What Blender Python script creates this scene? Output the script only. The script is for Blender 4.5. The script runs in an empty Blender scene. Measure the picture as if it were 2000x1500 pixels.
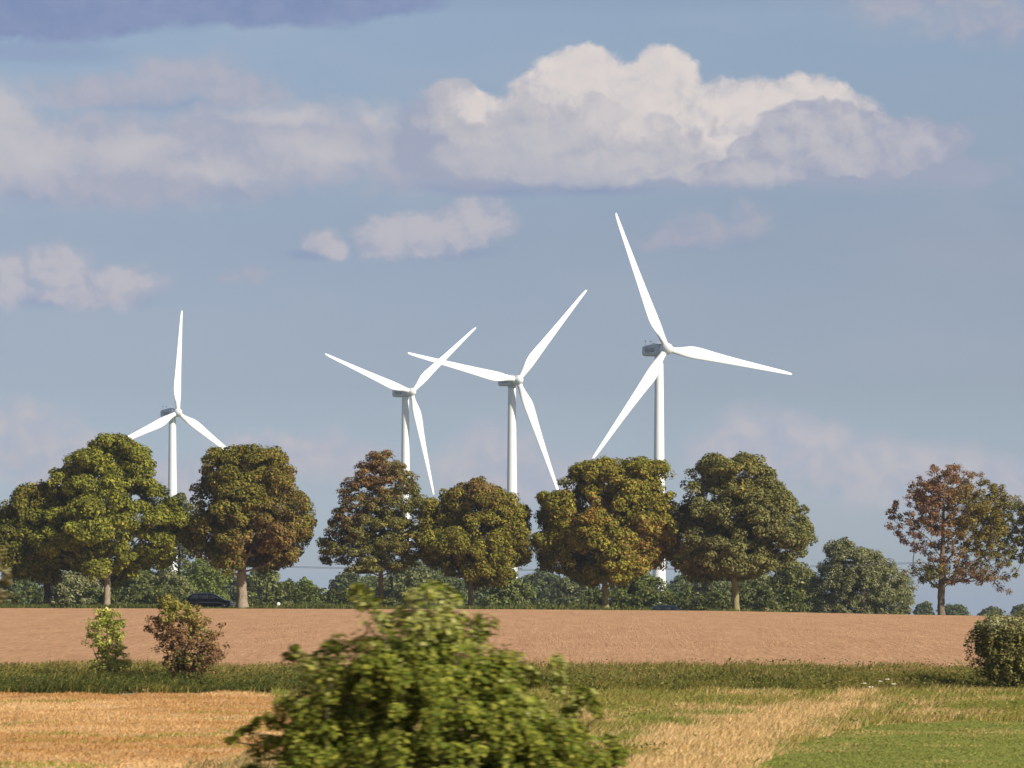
import bpy, math, random
import numpy as np
from mathutils import Matrix, Vector

random.seed(7)
RNG = np.random.default_rng(11)
SC = bpy.context.scene
COL = SC.collection

# ------------------------------------------------------------------ layout
F, CXP, EYE, EZ = 7000.0, 1000.0, 1200.0, 4.0     # focal length / centre column / eye row (2000 px frame), eye height


def wx(px, Y): return (px - CXP) / F * Y
def wz(py, Y): return EZ + (EYE - py) / F * Y


# ------------------------------------------------------------------ helpers
def tag(o, label=None, cat=None, group=None, kind=None):
    if label: o['label'] = label
    if cat: o['category'] = cat
    if group: o['group'] = group
    if kind: o['kind'] = kind
    return o


def empty(name, loc, rz=0.0):
    o = bpy.data.objects.new(name, None)
    o.empty_display_size = 0.3
    COL.objects.link(o)
    o.location = loc
    o.rotation_euler = (0, 0, rz)
    return o


def mesh_obj(name, V, faces, mat, parent=None, colors=None, smooth=False):
    """faces: (m,k) int array or list of arrays with different k"""
    V = np.asarray(V, dtype=np.float32).reshape(-1, 3)
    if isinstance(faces, np.ndarray): faces = [faces]
    faces = [np.asarray(f, dtype=np.int32) for f in faces if len(f)]
    me = bpy.data.meshes.new(name)
    me.vertices.add(len(V))
    me.vertices.foreach_set('co', V.ravel())
    loops = np.concatenate([f.ravel() for f in faces])
    tot = np.concatenate([np.full(len(f), f.shape[1], dtype=np.int32) for f in faces])
    start = np.concatenate([[0], np.cumsum(tot)[:-1]]).astype(np.int32)
    me.loops.add(len(loops))
    me.loops.foreach_set('vertex_index', loops)
    me.polygons.add(len(tot))
    me.polygons.foreach_set('loop_start', start)
    me.polygons.foreach_set('loop_total', tot)
    if smooth: me.polygons.foreach_set('use_smooth', np.ones(len(tot), dtype=bool))
    me.update(calc_edges=True)
    me.validate()
    if colors is not None:
        a = me.color_attributes.new('Col', 'FLOAT_COLOR', 'POINT')
        c = np.ones((len(V), 4), dtype=np.float32)
        c[:, :3] = np.clip(colors, 0, 1)
        a.data.foreach_set('color', c.ravel())
    if mat: me.materials.append(mat)
    o = bpy.data.objects.new(name, me)
    COL.objects.link(o)
    if parent: o.parent = parent
    return o


class MB:
    """mesh builder: lofts, boxes, quads"""
    def __init__(s): s.v = []; s.f = {3: [], 4: []}; s.n = 0; s.ng = []
    def add(s, V, faces):
        V = np.asarray(V, float).reshape(-1, 3)
        for f in faces:
            f = [i + s.n for i in f]
            if len(f) in (3, 4): s.f[len(f)].append(f)
            else: s.ng.append(f)
        s.v.append(V); s.n += len(V)
        return s
    def loft(s, rings, cap=True):
        k = len(rings[0]); V = np.concatenate([np.asarray(r, float) for r in rings])
        fs = []
        for i in range(len(rings) - 1):
            for j in range(k):
                a, b = i * k + j, i * k + (j + 1) % k
                fs.append((a, b, b + k, a + k))
        if cap:
            fs.append(tuple(range(k - 1, -1, -1)))
            fs.append(tuple(range((len(rings) - 1) * k, len(rings) * k)))
        return s.add(V, fs)
    def box(s, c, d):
        c = np.array(c); h = np.array(d) / 2
        r = lambda z: [(c[0] - h[0], c[1] - h[1], z), (c[0] + h[0], c[1] - h[1], z), (c[0] + h[0], c[1] + h[1], z), (c[0] - h[0], c[1] + h[1], z)]
        return s.loft([r(c[2] - h[2]), r(c[2] + h[2])])
    def tube(s, pts, rads, k=10):
        pts = np.asarray(pts, float); rings = []
        for i, p in enumerate(pts):
            d = pts[min(i + 1, len(pts) - 1)] - pts[max(i - 1, 0)]
            d = d / (np.linalg.norm(d) + 1e-9)
            u = np.cross(d, (0, 1, 0) if abs(d[1]) < .9 else (1, 0, 0)); u /= np.linalg.norm(u)
            w = np.cross(d, u)
            a = np.linspace(0, 2 * np.pi, k, endpoint=False)
            rings.append(p + rads[i] * (np.cos(a)[:, None] * u + np.sin(a)[:, None] * w))
        return s.loft(rings)
    def build(s, name, mat, parent=None, smooth=False):
        fl = [np.array(s.f[k]) for k in (3, 4) if s.f[k]]
        for g in s.ng: fl.append(np.array([g]))
        return mesh_obj(name, np.concatenate(s.v), fl, mat, parent, smooth=smooth)


# ------------------------------------------------------------------ materials
def new_mat(name):
    m = bpy.data.materials.new(name); m.use_nodes = True
    nt = m.node_tree; nt.nodes.clear()
    return m, nt, nt.nodes, nt.links


def N(nt, typ, **kw):
    n = nt.nodes.new(typ)
    for k, v in kw.items():
        if k.startswith('i_'):
            n.inputs[k[2:].replace('_', ' ')].default_value = v
        else: setattr(n, k, v)
    return n


def plain(name, col, rough=.5, metal=0., spec=.5, noise=0., nscale=3., coat=0.):
    m, nt, ns, L = new_mat(name)
    out = N(nt, 'ShaderNodeOutputMaterial'); p = N(nt, 'ShaderNodeBsdfPrincipled')
    p.inputs['Base Color'].default_value = (*col, 1); p.inputs['Roughness'].default_value = rough
    p.inputs['Metallic'].default_value = metal; p.inputs['Specular IOR Level'].default_value = spec
    p.inputs['Coat Weight'].default_value = coat
    if noise:
        tc = N(nt, 'ShaderNodeTexCoord'); nz = N(nt, 'ShaderNodeTexNoise'); nz.inputs['Scale'].default_value = nscale
        nz.inputs['Detail'].default_value = 6
        mx = N(nt, 'ShaderNodeMix', data_type='RGBA'); mx.inputs['A'].default_value = (*[c * (1 - noise) for c in col], 1)
        mx.inputs['B'].default_value = (*[min(1, c * (1 + noise)) for c in col], 1)
        L.new(tc.outputs['Object'], nz.inputs['Vector']); L.new(nz.outputs['Fac'], mx.inputs['Factor'])
        L.new(mx.outputs['Result'], p.inputs['Base Color'])
    L.new(p.outputs[0], out.inputs['Surface'])
    return m


def leaf_mat(name, trans=.17, rough=.65, spec=.08):
    m, nt, ns, L = new_mat(name)
    out = N(nt, 'ShaderNodeOutputMaterial'); p = N(nt, 'ShaderNodeBsdfPrincipled')
    at = N(nt, 'ShaderNodeAttribute', attribute_name='Col')
    p.inputs['Roughness'].default_value = rough; p.inputs['Specular IOR Level'].default_value = spec
    t = N(nt, 'ShaderNodeBsdfTranslucent'); mx = N(nt, 'ShaderNodeMixShader'); mx.inputs[0].default_value = trans
    tint = N(nt, 'ShaderNodeMix', data_type='RGBA', blend_type='MULTIPLY'); tint.inputs['Factor'].default_value = 1
    tint.inputs['B'].default_value = (1.2, 1.2, .5, 1)
    L.new(at.outputs['Color'], p.inputs['Base Color']); L.new(at.outputs['Color'], tint.inputs['A'])
    L.new(tint.outputs['Result'], t.inputs['Color'])
    L.new(p.outputs[0], mx.inputs[1]); L.new(t.outputs[0], mx.inputs[2]); L.new(mx.outputs[0], out.inputs['Surface'])
    return m


def bark_mat(name, c1, c2):
    m, nt, ns, L = new_mat(name)
    out = N(nt, 'ShaderNodeOutputMaterial'); p = N(nt, 'ShaderNodeBsdfPrincipled'); p.inputs['Roughness'].default_value = .9
    p.inputs['Specular IOR Level'].default_value = .15
    tc = N(nt, 'ShaderNodeTexCoord'); mp = N(nt, 'ShaderNodeMapping'); mp.inputs['Scale'].default_value = (6, 6, 1.3)
    nz = N(nt, 'ShaderNodeTexNoise'); nz.inputs['Scale'].default_value = 2.2; nz.inputs['Detail'].default_value = 8; nz.inputs['Roughness'].default_value = .65
    rp = N(nt, 'ShaderNodeValToRGB'); rp.color_ramp.elements[0].position = .3; rp.color_ramp.elements[1].position = .7
    rp.color_ramp.elements[0].color = (*c1, 1); rp.color_ramp.elements[1].color = (*c2, 1)
    bp = N(nt, 'ShaderNodeBump'); bp.inputs['Strength'].default_value = .7; bp.inputs['Distance'].default_value = .05
    L.new(tc.outputs['Object'], mp.inputs[0]); L.new(mp.outputs[0], nz.inputs['Vector']); L.new(nz.outputs['Fac'], rp.inputs[0])
    L.new(rp.outputs[0], p.inputs['Base Color']); L.new(nz.outputs['Fac'], bp.inputs['Height']); L.new(bp.outputs[0], p.inputs['Normal'])
    L.new(p.outputs[0], out.inputs['Surface'])
    return m


def ground_mat(name, stops, scale=(1, 1, 1), nscale=.5, detail=10, fine=None, bump=.3, bdist=.1, bscale=6., patches=()):
    """colour ramp over stretched noise + fine speckle + patches of other colours, all in object (world) space"""
    m, nt, ns, L = new_mat(name)
    out = N(nt, 'ShaderNodeOutputMaterial'); p = N(nt, 'ShaderNodeBsdfPrincipled'); p.inputs['Roughness'].default_value = .95
    p.inputs['Specular IOR Level'].default_value = .1
    tc = N(nt, 'ShaderNodeTexCoord'); mp = N(nt, 'ShaderNodeMapping'); mp.inputs['Scale'].default_value = scale
    L.new(tc.outputs['Object'], mp.inputs[0])
    nz = N(nt, 'ShaderNodeTexNoise'); nz.inputs['Scale'].default_value = nscale; nz.inputs['Detail'].default_value = detail
    nz.inputs['Roughness'].default_value = .62
    L.new(mp.outputs[0], nz.inputs['Vector'])
    rp = N(nt, 'ShaderNodeValToRGB'); els = rp.color_ramp.elements
    while len(els) < len(stops): els.new(.5)
    for e, (pos, c) in zip(els, stops): e.position = pos; e.color = (*c, 1)
    L.new(nz.outputs['Fac'], rp.inputs[0])
    cur = rp.outputs[0]
    for (psc, pns, thr, c, seed) in patches:
        mp2 = N(nt, 'ShaderNodeMapping'); mp2.inputs['Scale'].default_value = psc; mp2.inputs['Location'].default_value = (seed, seed * 1.7, 0)
        n2 = N(nt, 'ShaderNodeTexNoise'); n2.inputs['Scale'].default_value = pns; n2.inputs['Detail'].default_value = 6
        L.new(tc.outputs['Object'], mp2.inputs[0]); L.new(mp2.outputs[0], n2.inputs['Vector'])
        mr = N(nt, 'ShaderNodeMapRange'); mr.inputs['From Min'].default_value = thr; mr.inputs['From Max'].default_value = thr + .12
        L.new(n2.outputs['Fac'], mr.inputs['Value'])
        mx = N(nt, 'ShaderNodeMix', data_type='RGBA'); mx.inputs['B'].default_value = (*c, 1)
        L.new(cur, mx.inputs['A']); L.new(mr.outputs[0], mx.inputs['Factor']); cur = mx.outputs['Result']
    if fine:
        nf = N(nt, 'ShaderNodeTexNoise'); nf.inputs['Scale'].default_value = fine[0]; nf.inputs['Detail'].default_value = 4
        L.new(mp.outputs[0], nf.inputs['Vector'])
        mr = N(nt, 'ShaderNodeMapRange'); mr.inputs['From Min'].default_value = .3; mr.inputs['From Max'].default_value = .7
        mr.inputs['To Min'].default_value = 1 - fine[1]; mr.inputs['To Max'].default_value = 1 + fine[1]
        L.new(nf.outputs['Fac'], mr.inputs['Value'])
        sc = N(nt, 'ShaderNodeVectorMath', operation='SCALE'); L.new(cur, sc.inputs[0]); L.new(mr.outputs[0], sc.inputs['Scale'])
        cur = sc.outputs[0]
    L.new(cur, p.inputs['Base Color'])
    nb = N(nt, 'ShaderNodeTexNoise'); nb.inputs['Scale'].default_value = bscale; nb.inputs['Detail'].default_value = 8; nb.inputs['Roughness'].default_value = .7
    L.new(mp.outputs[0], nb.inputs['Vector'])
    bp = N(nt, 'ShaderNodeBump'); bp.inputs['Strength'].default_value = bump; bp.inputs['Distance'].default_value = bdist
    L.new(nb.outputs['Fac'], bp.inputs['Height']); L.new(bp.outputs[0], p.inputs['Normal'])
    L.new(p.outputs[0], out.inputs['Surface'])
    return m


M = {}
M['leaf'] = leaf_mat('leaf')
M['grass'] = leaf_mat('grass_blade', trans=.3, rough=.7, spec=.2)
M['bark'] = bark_mat('bark', (.08, .065, .045), (.26, .205, .14))
M['bark_pale'] = bark_mat('bark_pale', (.16, .13, .09), (.40, .31, .22))
M['bark_olive'] = bark_mat('bark_olive', (.14, .12, .05), (.38, .31, .15))
M['bark_dark'] = bark_mat('bark_dark', (.025, .022, .018), (.075, .06, .045))
M['white'] = plain('white_paint', (.80, .80, .785), rough=.35, spec=.4, noise=.02, nscale=.15)
M['nacelle'] = plain('nacelle_paint', (.50, .51, .56), rough=.4, noise=.03, nscale=.6)
M['navy'] = plain('navy_lettering', (.06, .07, .13), rough=.5)
M['darkmetal'] = plain('dark_metal', (.08, .08, .09), rough=.5, metal=.3)

# ------------------------------------------------------------------ terrain
YK = np.array([-60, 0, 30, 60, 77, 105, 125, 140.])
ZK = np.array([-3.7, -3.65, -3.55, -3.40, -3.30, -3.12, -2.78, -2.26])
YR = 345.0
RPX = np.array([-3000, -600, 0, 1000, 1400, 1750, 2000, 2600, 5000.])
RPY = np.array([1184, 1186, 1187.5, 1190, 1193, 1200, 1204, 1210, 1216.])


def ridge(x): return (EYE - np.interp(x * F / YR + CXP, RPX, RPY)) / F * YR


def road_z(x):
    return ridge(x) - np.interp(x, [-60, -24, 12, 60], [.02, .02, 1.28, 1.1])


def gz(x, Y):
    """ground height, world z"""
    x = np.asarray(x, float); Y = np.asarray(Y, float)
    near = np.interp(Y, YK, ZK)
    t = np.clip((Y - 140) / (YR - 140), 0, 1)
    rz = ridge(x)
    z = near * (1 - t) + rz * t
    z = z + .16 * np.sin(np.pi * t)
    rd = road_z(x)
    z = np.where(Y > YR, rz + (rd - rz) * np.clip((Y - YR) / 8., 0, 1), z)
    z = np.where(Y > 362, rd + (-2.4 - rd) * np.clip((Y - 362) / 60., 0, 1), z)
    z = np.where(Y > 800, -2.4 - .8 * np.clip((Y - 800) / 800., 0, 1), z)
    bumps = .05 * np.sin(x * .9 + Y * .21) * np.sin(Y * .33 - x * .17) + .03 * np.sin(x * 2.3 + 1.3 * Y)
    z = z + np.where((Y < 140), bumps, bumps * np.clip(1 - (Y - 140) / 8, 0, 1))
    return z + EZ


def strip(name, ys, x0f, x1f, nx, mat, dz=0., **kw):
    """sheet between the curves x0(Y), x1(Y)"""
    ys = np.asarray(ys, float)
    u = np.linspace(0, 1, nx)
    X0 = np.array([x0f(y) for y in ys]); X1 = np.array([x1f(y) for y in ys])
    X = X0[:, None] * (1 - u) + X1[:, None] * u
    Yg = np.repeat(ys[:, None], nx, 1)
    Z = gz(X, Yg) + dz
    V = np.stack([X, Yg, Z], -1).reshape(-1, 3)
    i = np.arange(len(ys) - 1)[:, None] * nx + np.arange(nx - 1)[None]
    i = i.ravel()
    Q = np.stack([i, i + 1, i + nx + 1, i + nx], -1)
    o = mesh_obj(name, V, Q, mat, smooth=True)
    tag(o, kind='structure', **kw)
    return o


SOIL = (.535, .302, .158)
M['soil'] = ground_mat('ploughed_soil', [(.3, (.47, .255, .128)), (.5, SOIL), (.7, (.585, .34, .185))], scale=(1., .10, 1), nscale=.9,
                       fine=(5., .15), bump=.8, bdist=.25, bscale=4.5, patches=[((1, .14, 1), 3.2, .64, (.33, .165, .08), 3.)])
M['stubble'] = ground_mat('stubble_straw', [(.32, (.38, .20, .07)), (.44, (.52, .305, .125)), (.56, (.65, .42, .20)), (.7, (.74, .51, .28))],
                          scale=(.3, .8, 1), nscale=.6, fine=(14., .14), bump=.5, bdist=.06, bscale=9.,
                          patches=[((.35, .8, 1), .55, .50, (.46, .24, .075), 5.), ((.3, 1, 1), .45, .66, (.24, .24, .055), 11.)])
M['meadow'] = ground_mat('meadow_soil', [(.3, (.30, .22, .08)), (.55, (.46, .33, .15)), (.75, (.56, .42, .22))], nscale=.5, fine=(8., .25), bump=.6)
M['crop'] = ground_mat('young_crop', [(.3, (.17, .20, .04)), (.6, (.23, .25, .05)), (.8, (.30, .27, .07))], scale=(.35, 1, 1), nscale=.5, fine=(12., .2), bump=.5)
M['turf'] = ground_mat('far_turf', [(.3, (.06, .085, .03)), (.6, (.10, .12, .045)), (.8, (.16, .14, .06))], nscale=.08, fine=(1.5, .2), bump=.4)
M['asphalt'] = ground_mat('asphalt', [(.3, (.045, .045, .048)), (.7, (.06, .06, .062))], nscale=.8, fine=(20., .15), bump=.2, bdist=.02)

WN = 60.
GE = [(0, 6.0), (60, 5.0), (78, 5.35), (88, 6.9), (96, 8.6), (102, 10.6), (104.5, 14)]   # left edge of the green crop (Y, x)
def x_crop(y): return float(np.interp(y, [a for a, b in GE], [b for a, b in GE]))
def x_stub(y): return float(np.interp(y, [-60, 60, 90, 110, 126], [-2.6, -3.0, -5.0, -7.0, -8.5]))

yn = np.concatenate([np.arange(-60, 60, 4.), np.arange(60, 104.5, .5), [104.5]])
ya = np.concatenate([yn, np.arange(105, 125.1, .5)])
strip('stubble_field', ya, lambda y: -WN, x_stub, 110, M['stubble'], label='pale straw stubble field at the left front', cat='field')
strip('meadow_ground', yn, x_stub, x_crop, 50, M['meadow'], label='dry grassy ground between stubble and green crop', cat='ground')
strip('meadow_ground', np.concatenate([[104.5], np.arange(105, 125.1, .5)]), x_stub, lambda y: WN, 90, M['meadow'], label='rough grassy ground behind the green crop', cat='ground')
strip('green_field', yn, x_crop, lambda y: WN, 80, M['crop'], label='low green crop field at the right front', cat='field')
strip('bank_ground', np.arange(125, 140.1, .5), lambda y: -WN, lambda y: WN, 160, M['meadow'], label='grassy bank in front of the bare field', cat='ground')
strip('ploughed_field', np.concatenate([np.arange(140, 345, 3.), [345.]]), lambda y: -180, lambda y: 180, 240, M['soil'], label='bare reddish brown ploughed field below the trees', cat='field')
strip('road_verge', np.arange(345, 354.1, 1.), lambda y: -180, lambda y: 180, 240, M['turf'], label='green verge between bare field and road', cat='verge')
strip('road', np.arange(354, 362.1, 1.), lambda y: -180, lambda y: 180, 240, M['asphalt'], label='asphalt country road behind the roadside trees', cat='road')
# painted edge lines, 4 mm proud of the asphalt
strip('far_ground', np.concatenate([np.arange(362, 430, 4.), np.geomspace(430, 4000, 50)]), lambda y: -180 - (y - 362) * .45, lambda y: 180 + (y - 362) * .45, 200,
      M['turf'], label='flat green land behind the road', cat='ground')
for sgn in (-1, 1):
    ys = np.concatenate([np.arange(140, 345, 5.), [345., 354., 362.], np.arange(370, 430, 8.)])
    strip('ground', ys, (lambda y: -420.) if sgn < 0 else (lambda y: 180. + max(0, y - 362) * .45), (lambda y: -180. - max(0, y - 362) * .45) if sgn < 0 else (lambda y: 420.), 60,
          M['turf'], label='open land beyond the %s end of the bare field' % ('left' if sgn < 0 else 'right'), cat='ground')
    strip('ground', np.concatenate([np.arange(-60, 140, 5.), [140.]]), (lambda y: -420.) if sgn < 0 else (lambda y: WN), (lambda y: -WN) if sgn < 0 else (lambda y: 420.), 40,
          M['turf'], label='open land beyond the %s side of the front fields' % ('left' if sgn < 0 else 'right'), cat='ground')


# ------------------------------------------------------------------ grass
def blades(name, X, Y, H, width, cols, lean=.35, label=None, cat='grass', wind=(0.25, 0.0), dz=-.02):
    n = len(X)
    base = np.stack([X, Y, gz(X, Y) + dz], -1)
    a = RNG.uniform(0, 2 * np.pi, n)
    s = np.stack([np.cos(a), np.sin(a), np.zeros(n)], -1) * (width * RNG.uniform(.6, 1.4, n))[:, None]
    ln = RNG.normal(0, lean, (n, 2)) + np.array(wind)
    mid = base + np.stack([ln[:, 0] * H * .3, ln[:, 1] * H * .3, H * .55], -1)
    tip = base + np.stack([ln[:, 0] * H, ln[:, 1] * H, H * RNG.uniform(.9, 1.05, n)], -1)
    V = np.stack([base - s, base + s, mid + s * .8, mid - s * .8, tip], 1).reshape(-1, 3)
    i = np.arange(n) * 5
    Q = np.stack([i, i + 1, i + 2, i + 3], -1); T = np.stack([i + 3, i + 2, i + 4], -1)
    C = np.repeat(cols, 5, 0)
    o = mesh_obj(name, V, [Q, T], M['grass'], colors=C)
    return tag(o, label, cat, kind='stuff')


def vnoise(x, y, s, seed=0, oct=3):
    """cheap value noise 0..1"""
    out = np.zeros_like(x, dtype=float); amp = 1.; tot = 0
    for k in range(oct):
        g = np.random.default_rng(seed + k).random((64, 64))
        u = x / s * 2 ** k; v = y / s * 2 ** k
        i = np.floor(u).astype(int); j = np.floor(v).astype(int); fu = u - i; fv = v - j
        fu = fu * fu * (3 - 2 * fu); fv = fv * fv * (3 - 2 * fv)
        A = g[i % 64, j % 64]; B = g[(i + 1) % 64, j % 64]; Cc = g[i % 64, (j + 1) % 64]; D = g[(i + 1) % 64, (j + 1) % 64]
        out += amp * ((A * (1 - fu) + B * fu) * (1 - fv) + (Cc * (1 - fu) + D * fu) * fv); tot += amp; amp *= .5
    return out / tot


def pick(cols, w, n):
    c = np.array(cols); idx = RNG.choice(len(cols), n, p=np.array(w) / np.sum(w))
    return c[idx] * RNG.uniform(.75, 1.25, (n, 1))


def jit(c, n, a=.2): return np.asarray(c) * RNG.uniform(1 - a, 1 + a, (n, 1))


def mixc(a, b, t): return a * (1 - t[:, None]) + b * t[:, None]


def leaf_quads(P, Nn, size, cols, fold=.18, aspect=.62):
    """rhombic leaves at P facing Nn"""
    n = len(P)
    Nn = Nn / (np.linalg.norm(Nn, axis=1, keepdims=True) + 1e-9)
    r = RNG.normal(size=(n, 3))
    u = np.cross(Nn, r); u /= (np.linalg.norm(u, axis=1, keepdims=True) + 1e-9)
    w = np.cross(Nn, u)
    s = (size * np.exp(RNG.normal(0, .30, n)))[:, None]
    V = np.stack([P - u * s, P + w * s * aspect + Nn * s * fold, P + u * s, P - w * s * aspect + Nn * s * fold], 1).reshape(-1, 3)
    i = np.arange(n) * 4
    return V, np.stack([i, i + 1, i + 2, i + 3], -1), np.repeat(cols, 4, 0)


def leaf_litter(name, X, Y, Hmax, size, cols, label, cat):
    """small broad leaves of low plants, at random heights over the ground"""
    n = len(X)
    P = np.stack([X, Y, gz(X, Y) + Hmax * RNG.uniform(.15, 1., n)], -1)
    nr = RNG.normal(0, .55, (n, 3)) + np.array([.1, -.35, .8])
    V, Q, Cc = leaf_quads(P, nr, size, cols, fold=.1, aspect=.5)
    return tag(mesh_obj(name, V, Q, M['grass'], colors=Cc), label, cat, kind='stuff')


# bank of weeds in front of the ploughed field
def weeds():
    n = 175000
    X = RNG.uniform(-35, 35, n); Y = RNG.uniform(125.2, 140.3, n)
    H = .26 + .46 * vnoise(X, Y, 3.2, 5)
    edge = vnoise(X, Y * 0, 2.2, 9)
    left = X < -5
    H = np.where(left, H * 1.0, H * .95) * (0.55 + .6 * edge) * RNG.uniform(.6, 1.25, n)
    H = np.where(Y < 128, H * .8, H)
    keep = (RNG.random(n) < .35 + .9 * vnoise(X, Y, 1.3, 21))
    X, Y, H, left = X[keep], Y[keep], H[keep], left[keep]; n = len(X)
    green = pick([(.185, .165, .028), (.23, .195, .04), (.14, .14, .022), (.27, .21, .06)], [4, 4, 3, 1.5], n)
    tan = pick([(.42, .30, .12), (.34, .25, .09), (.28, .22, .07)], [1, 1, 1], n)
    t = np.clip((vnoise(X, Y, 4., 33) - .52) * 4, 0, .75) * np.where(left, .55, .8) + np.where(Y > 134, .22, 0)
    dark = (vnoise(X, Y, 1.6, 41) < np.where(Y < 131.5, .66, .36)) & (left | (vnoise(X, Y, 3., 43) < .4)) & (RNG.random(n) < .8)
    c = mixc(green, tan, (RNG.random(n) < t).astype(float))
    c = np.where(dark[:, None], jit((.07, .082, .014), n), c)
    m = 102000
    Xl = RNG.uniform(-35, 35, m); Yl = RNG.uniform(125.2, 139.6, m); q = vnoise(Xl, Yl, 1.1, 88)
    kk = RNG.random(m) < (q - .25) * 2.2; Xl, Yl = Xl[kk], Yl[kk]; m = len(Xl)
    lc = pick([(.15, .145, .028), (.11, .125, .022), (.20, .175, .04), (.24, .19, .06), (.08, .10, .018)], [3, 3, 2, 1.5, 2.5], m)
    low = (Yl < 131.5) & (Xl < -4) & (RNG.random(m) < .75)
    lc = np.where(low[:, None], jit((.06, .078, .012), m, .3), lc)
    leaf_litter('weed_leaves', Xl, Yl, .30 + .40 * vnoise(Xl, Yl, 2.4, 5), .045, lc, 'broad leaved weeds mixed into the grass of the bank', 'weeds')
    blades('weed_strip', X, Y, H, .020, c, label='tall green weeds on the bank before the bare field', cat='weeds')


weeds()


def tan_band(X, Y):
    """straw coloured swathe running from the front centre up to the right"""
    xc = np.interp(Y, [60, 77, 90, 100, 110, 118, 123], [2.0, 3.6, 5.0, 6.9, 9.2, 10.9, 12.1])
    w = np.interp(Y, [60, 77, 90, 100, 110, 118, 123], [2.6, 2.3, 2.3, 2.2, 1.7, 1.1, .7])
    return np.exp(-((X - xc) / w) ** 2)


def meadow():
    n = 560000
    Y = RNG.uniform(58, 125.5, n)
    X = RNG.uniform(-9, 32, n)
    lo = np.interp(Y, [-60, 60, 90, 110, 126], [-2.6, -3.0, -5.0, -7.0, -8.5]); hi = np.interp(Y, [a for a, b in GE], [b for a, b in GE])
    hi = np.where(Y > 104.5, 35., hi) + .25 * (vnoise(X, Y, 1.5, 3) - .5)
    k = (X > lo) & (X < hi) & (np.abs(X / Y) < .26)
    X, Y = X[k], Y[k]; n = len(X)
    tb = tan_band(X, Y)
    patch = vnoise(X, Y * .6, 2.6, 51)
    H = (.10 + .24 * vnoise(X, Y, 1.8, 7)) * RNG.uniform(.55, 1.4, n)
    H = np.where(Y < 85, H * .8, H)
    straw = pick([(.72, .51, .26), (.66, .45, .21), (.76, .56, .31), (.60, .38, .17)], [4, 3, 2, 1.], n)
    olive = pick([(.26, .24, .05), (.34, .29, .07), (.21, .21, .04), (.42, .32, .10)], [3, 3, 3, 2], n)
    g2 = pick([(.19, .24, .035), (.24, .27, .045)], [1, 1], n)
    ps = np.clip(tb * 1.15 + (patch - .5) * 2.4 + .20 * (Y < 112), .05, .95)
    c = np.where((RNG.random(n) < ps)[:, None], straw, olive)
    gp = (vnoise(X, Y * .7, 2.0, 77) > .60) & (tb < .55)
    c = np.where((gp & (RNG.random(n) < .75))[:, None], g2, c)
    m = 84000
    Xl = RNG.uniform(-4, 32, m); Yl = RNG.uniform(80, 125, m); q = vnoise(Xl, Yl * .7, 1.5, 188)
    hi2 = np.where(Yl > 104.8, 35., np.interp(Yl, [a for a, b in GE], [b for a, b in GE]))
    kk = (RNG.random(m) < np.clip((q - .42) * 3.5 - tan_band(Xl, Yl) * .6, 0, 1)) & (Xl < hi2); Xl, Yl = Xl[kk], Yl[kk]; m = len(Xl)
    lc = pick([(.19, .20, .035), (.24, .235, .045), (.30, .26, .07), (.14, .17, .03)], [3, 3, 2, 2], m)
    leaf_litter('meadow_leaves', Xl, Yl, .10 + .30 * vnoise(Xl, Yl, 1.5, 7), .04, lc, 'green leafy weeds scattered in patches over the meadow', 'weeds')
    blades('meadow_grass', X, Y, H, .012, c, label='dry straw and olive meadow grass between the front fields', cat='grass', lean=.4, wind=(.35, 0))


meadow()


def crop():
    n = 260000
    Y = RNG.uniform(62, 104.7, n); X = RNG.uniform(4, 28, n)
    lo = np.interp(Y, [a for a, b in GE], [b for a, b in GE])
    k = (X > lo + .05) & (X / Y < .26); X, Y = X[k], Y[k]; n = len(X)
    H = .055 * RNG.uniform(.6, 1.4, n)
    c = pick([(.26, .275, .065), (.28, .285, .07), (.245, .26, .06), (.31, .29, .08)], [4, 3, 3, 1.2], n)
    t = vnoise(X * .5, Y, 2.5, 91)
    c = np.where(((t > .63) & (RNG.random(n) < .6))[:, None], jit((.52, .37, .15), n), c)
    blades('crop_grass', X, Y, H, .012, c, label='short green blades of the young crop', cat='crop', lean=.5)


crop()


def stubble():
    n = 200000
    Y = RNG.uniform(70, 125.2, n); X = RNG.uniform(-33, -2, n)
    hi = np.interp(Y, [-60, 60, 90, 110, 126], [-2.6, -3.0, -5.0, -7.0, -8.5])
    k = (X < hi + .3) & (X / Y > -.26); X, Y = X[k], Y[k]; n = len(X)
    H = .085 * RNG.uniform(.5, 1.6, n)
    t = vnoise(X * .35, Y, 2.6, 17, 4)
    c = mixc(jit((.51, .285, .11), n, .12), jit((.72, .48, .24), n, .12), np.clip((t - .35) * 2.6, 0, 1))
    g = vnoise(X * .35, Y, 2.0, 19)
    c = np.where(((g > .66) & (RNG.random(n) < .7))[:, None], jit((.30, .31, .06), n), c)
    blades('stubble_straw', X, Y, H, .012, c, label='cut straw stalks standing on the stubble field', cat='stubble', lean=.7)
    # weedy patches at the near edge
    m = 9000
    Y = RNG.uniform(70, 84, m); X = RNG.uniform(-9.5, -3., m)
    d = vnoise(X, Y * .6, 1.6, 61)
    k = (d > .56) & (X > -8.6 + (Y - 70) * .25) & (RNG.random(m) < .55); X, Y = X[k], Y[k]; m = len(X)
    H = .26 * RNG.uniform(.5, 1.4, m)
    c = pick([(.28, .24, .10), (.38, .30, .14), (.46, .35, .18), (.20, .21, .07)], [2, 2, 2, 1.4], m)
    blades('edge_weeds', X, Y, H, .014, c, label='sparse grey green weeds at the front edge of the stubble', cat='weeds', lean=.5)


stubble()


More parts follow.
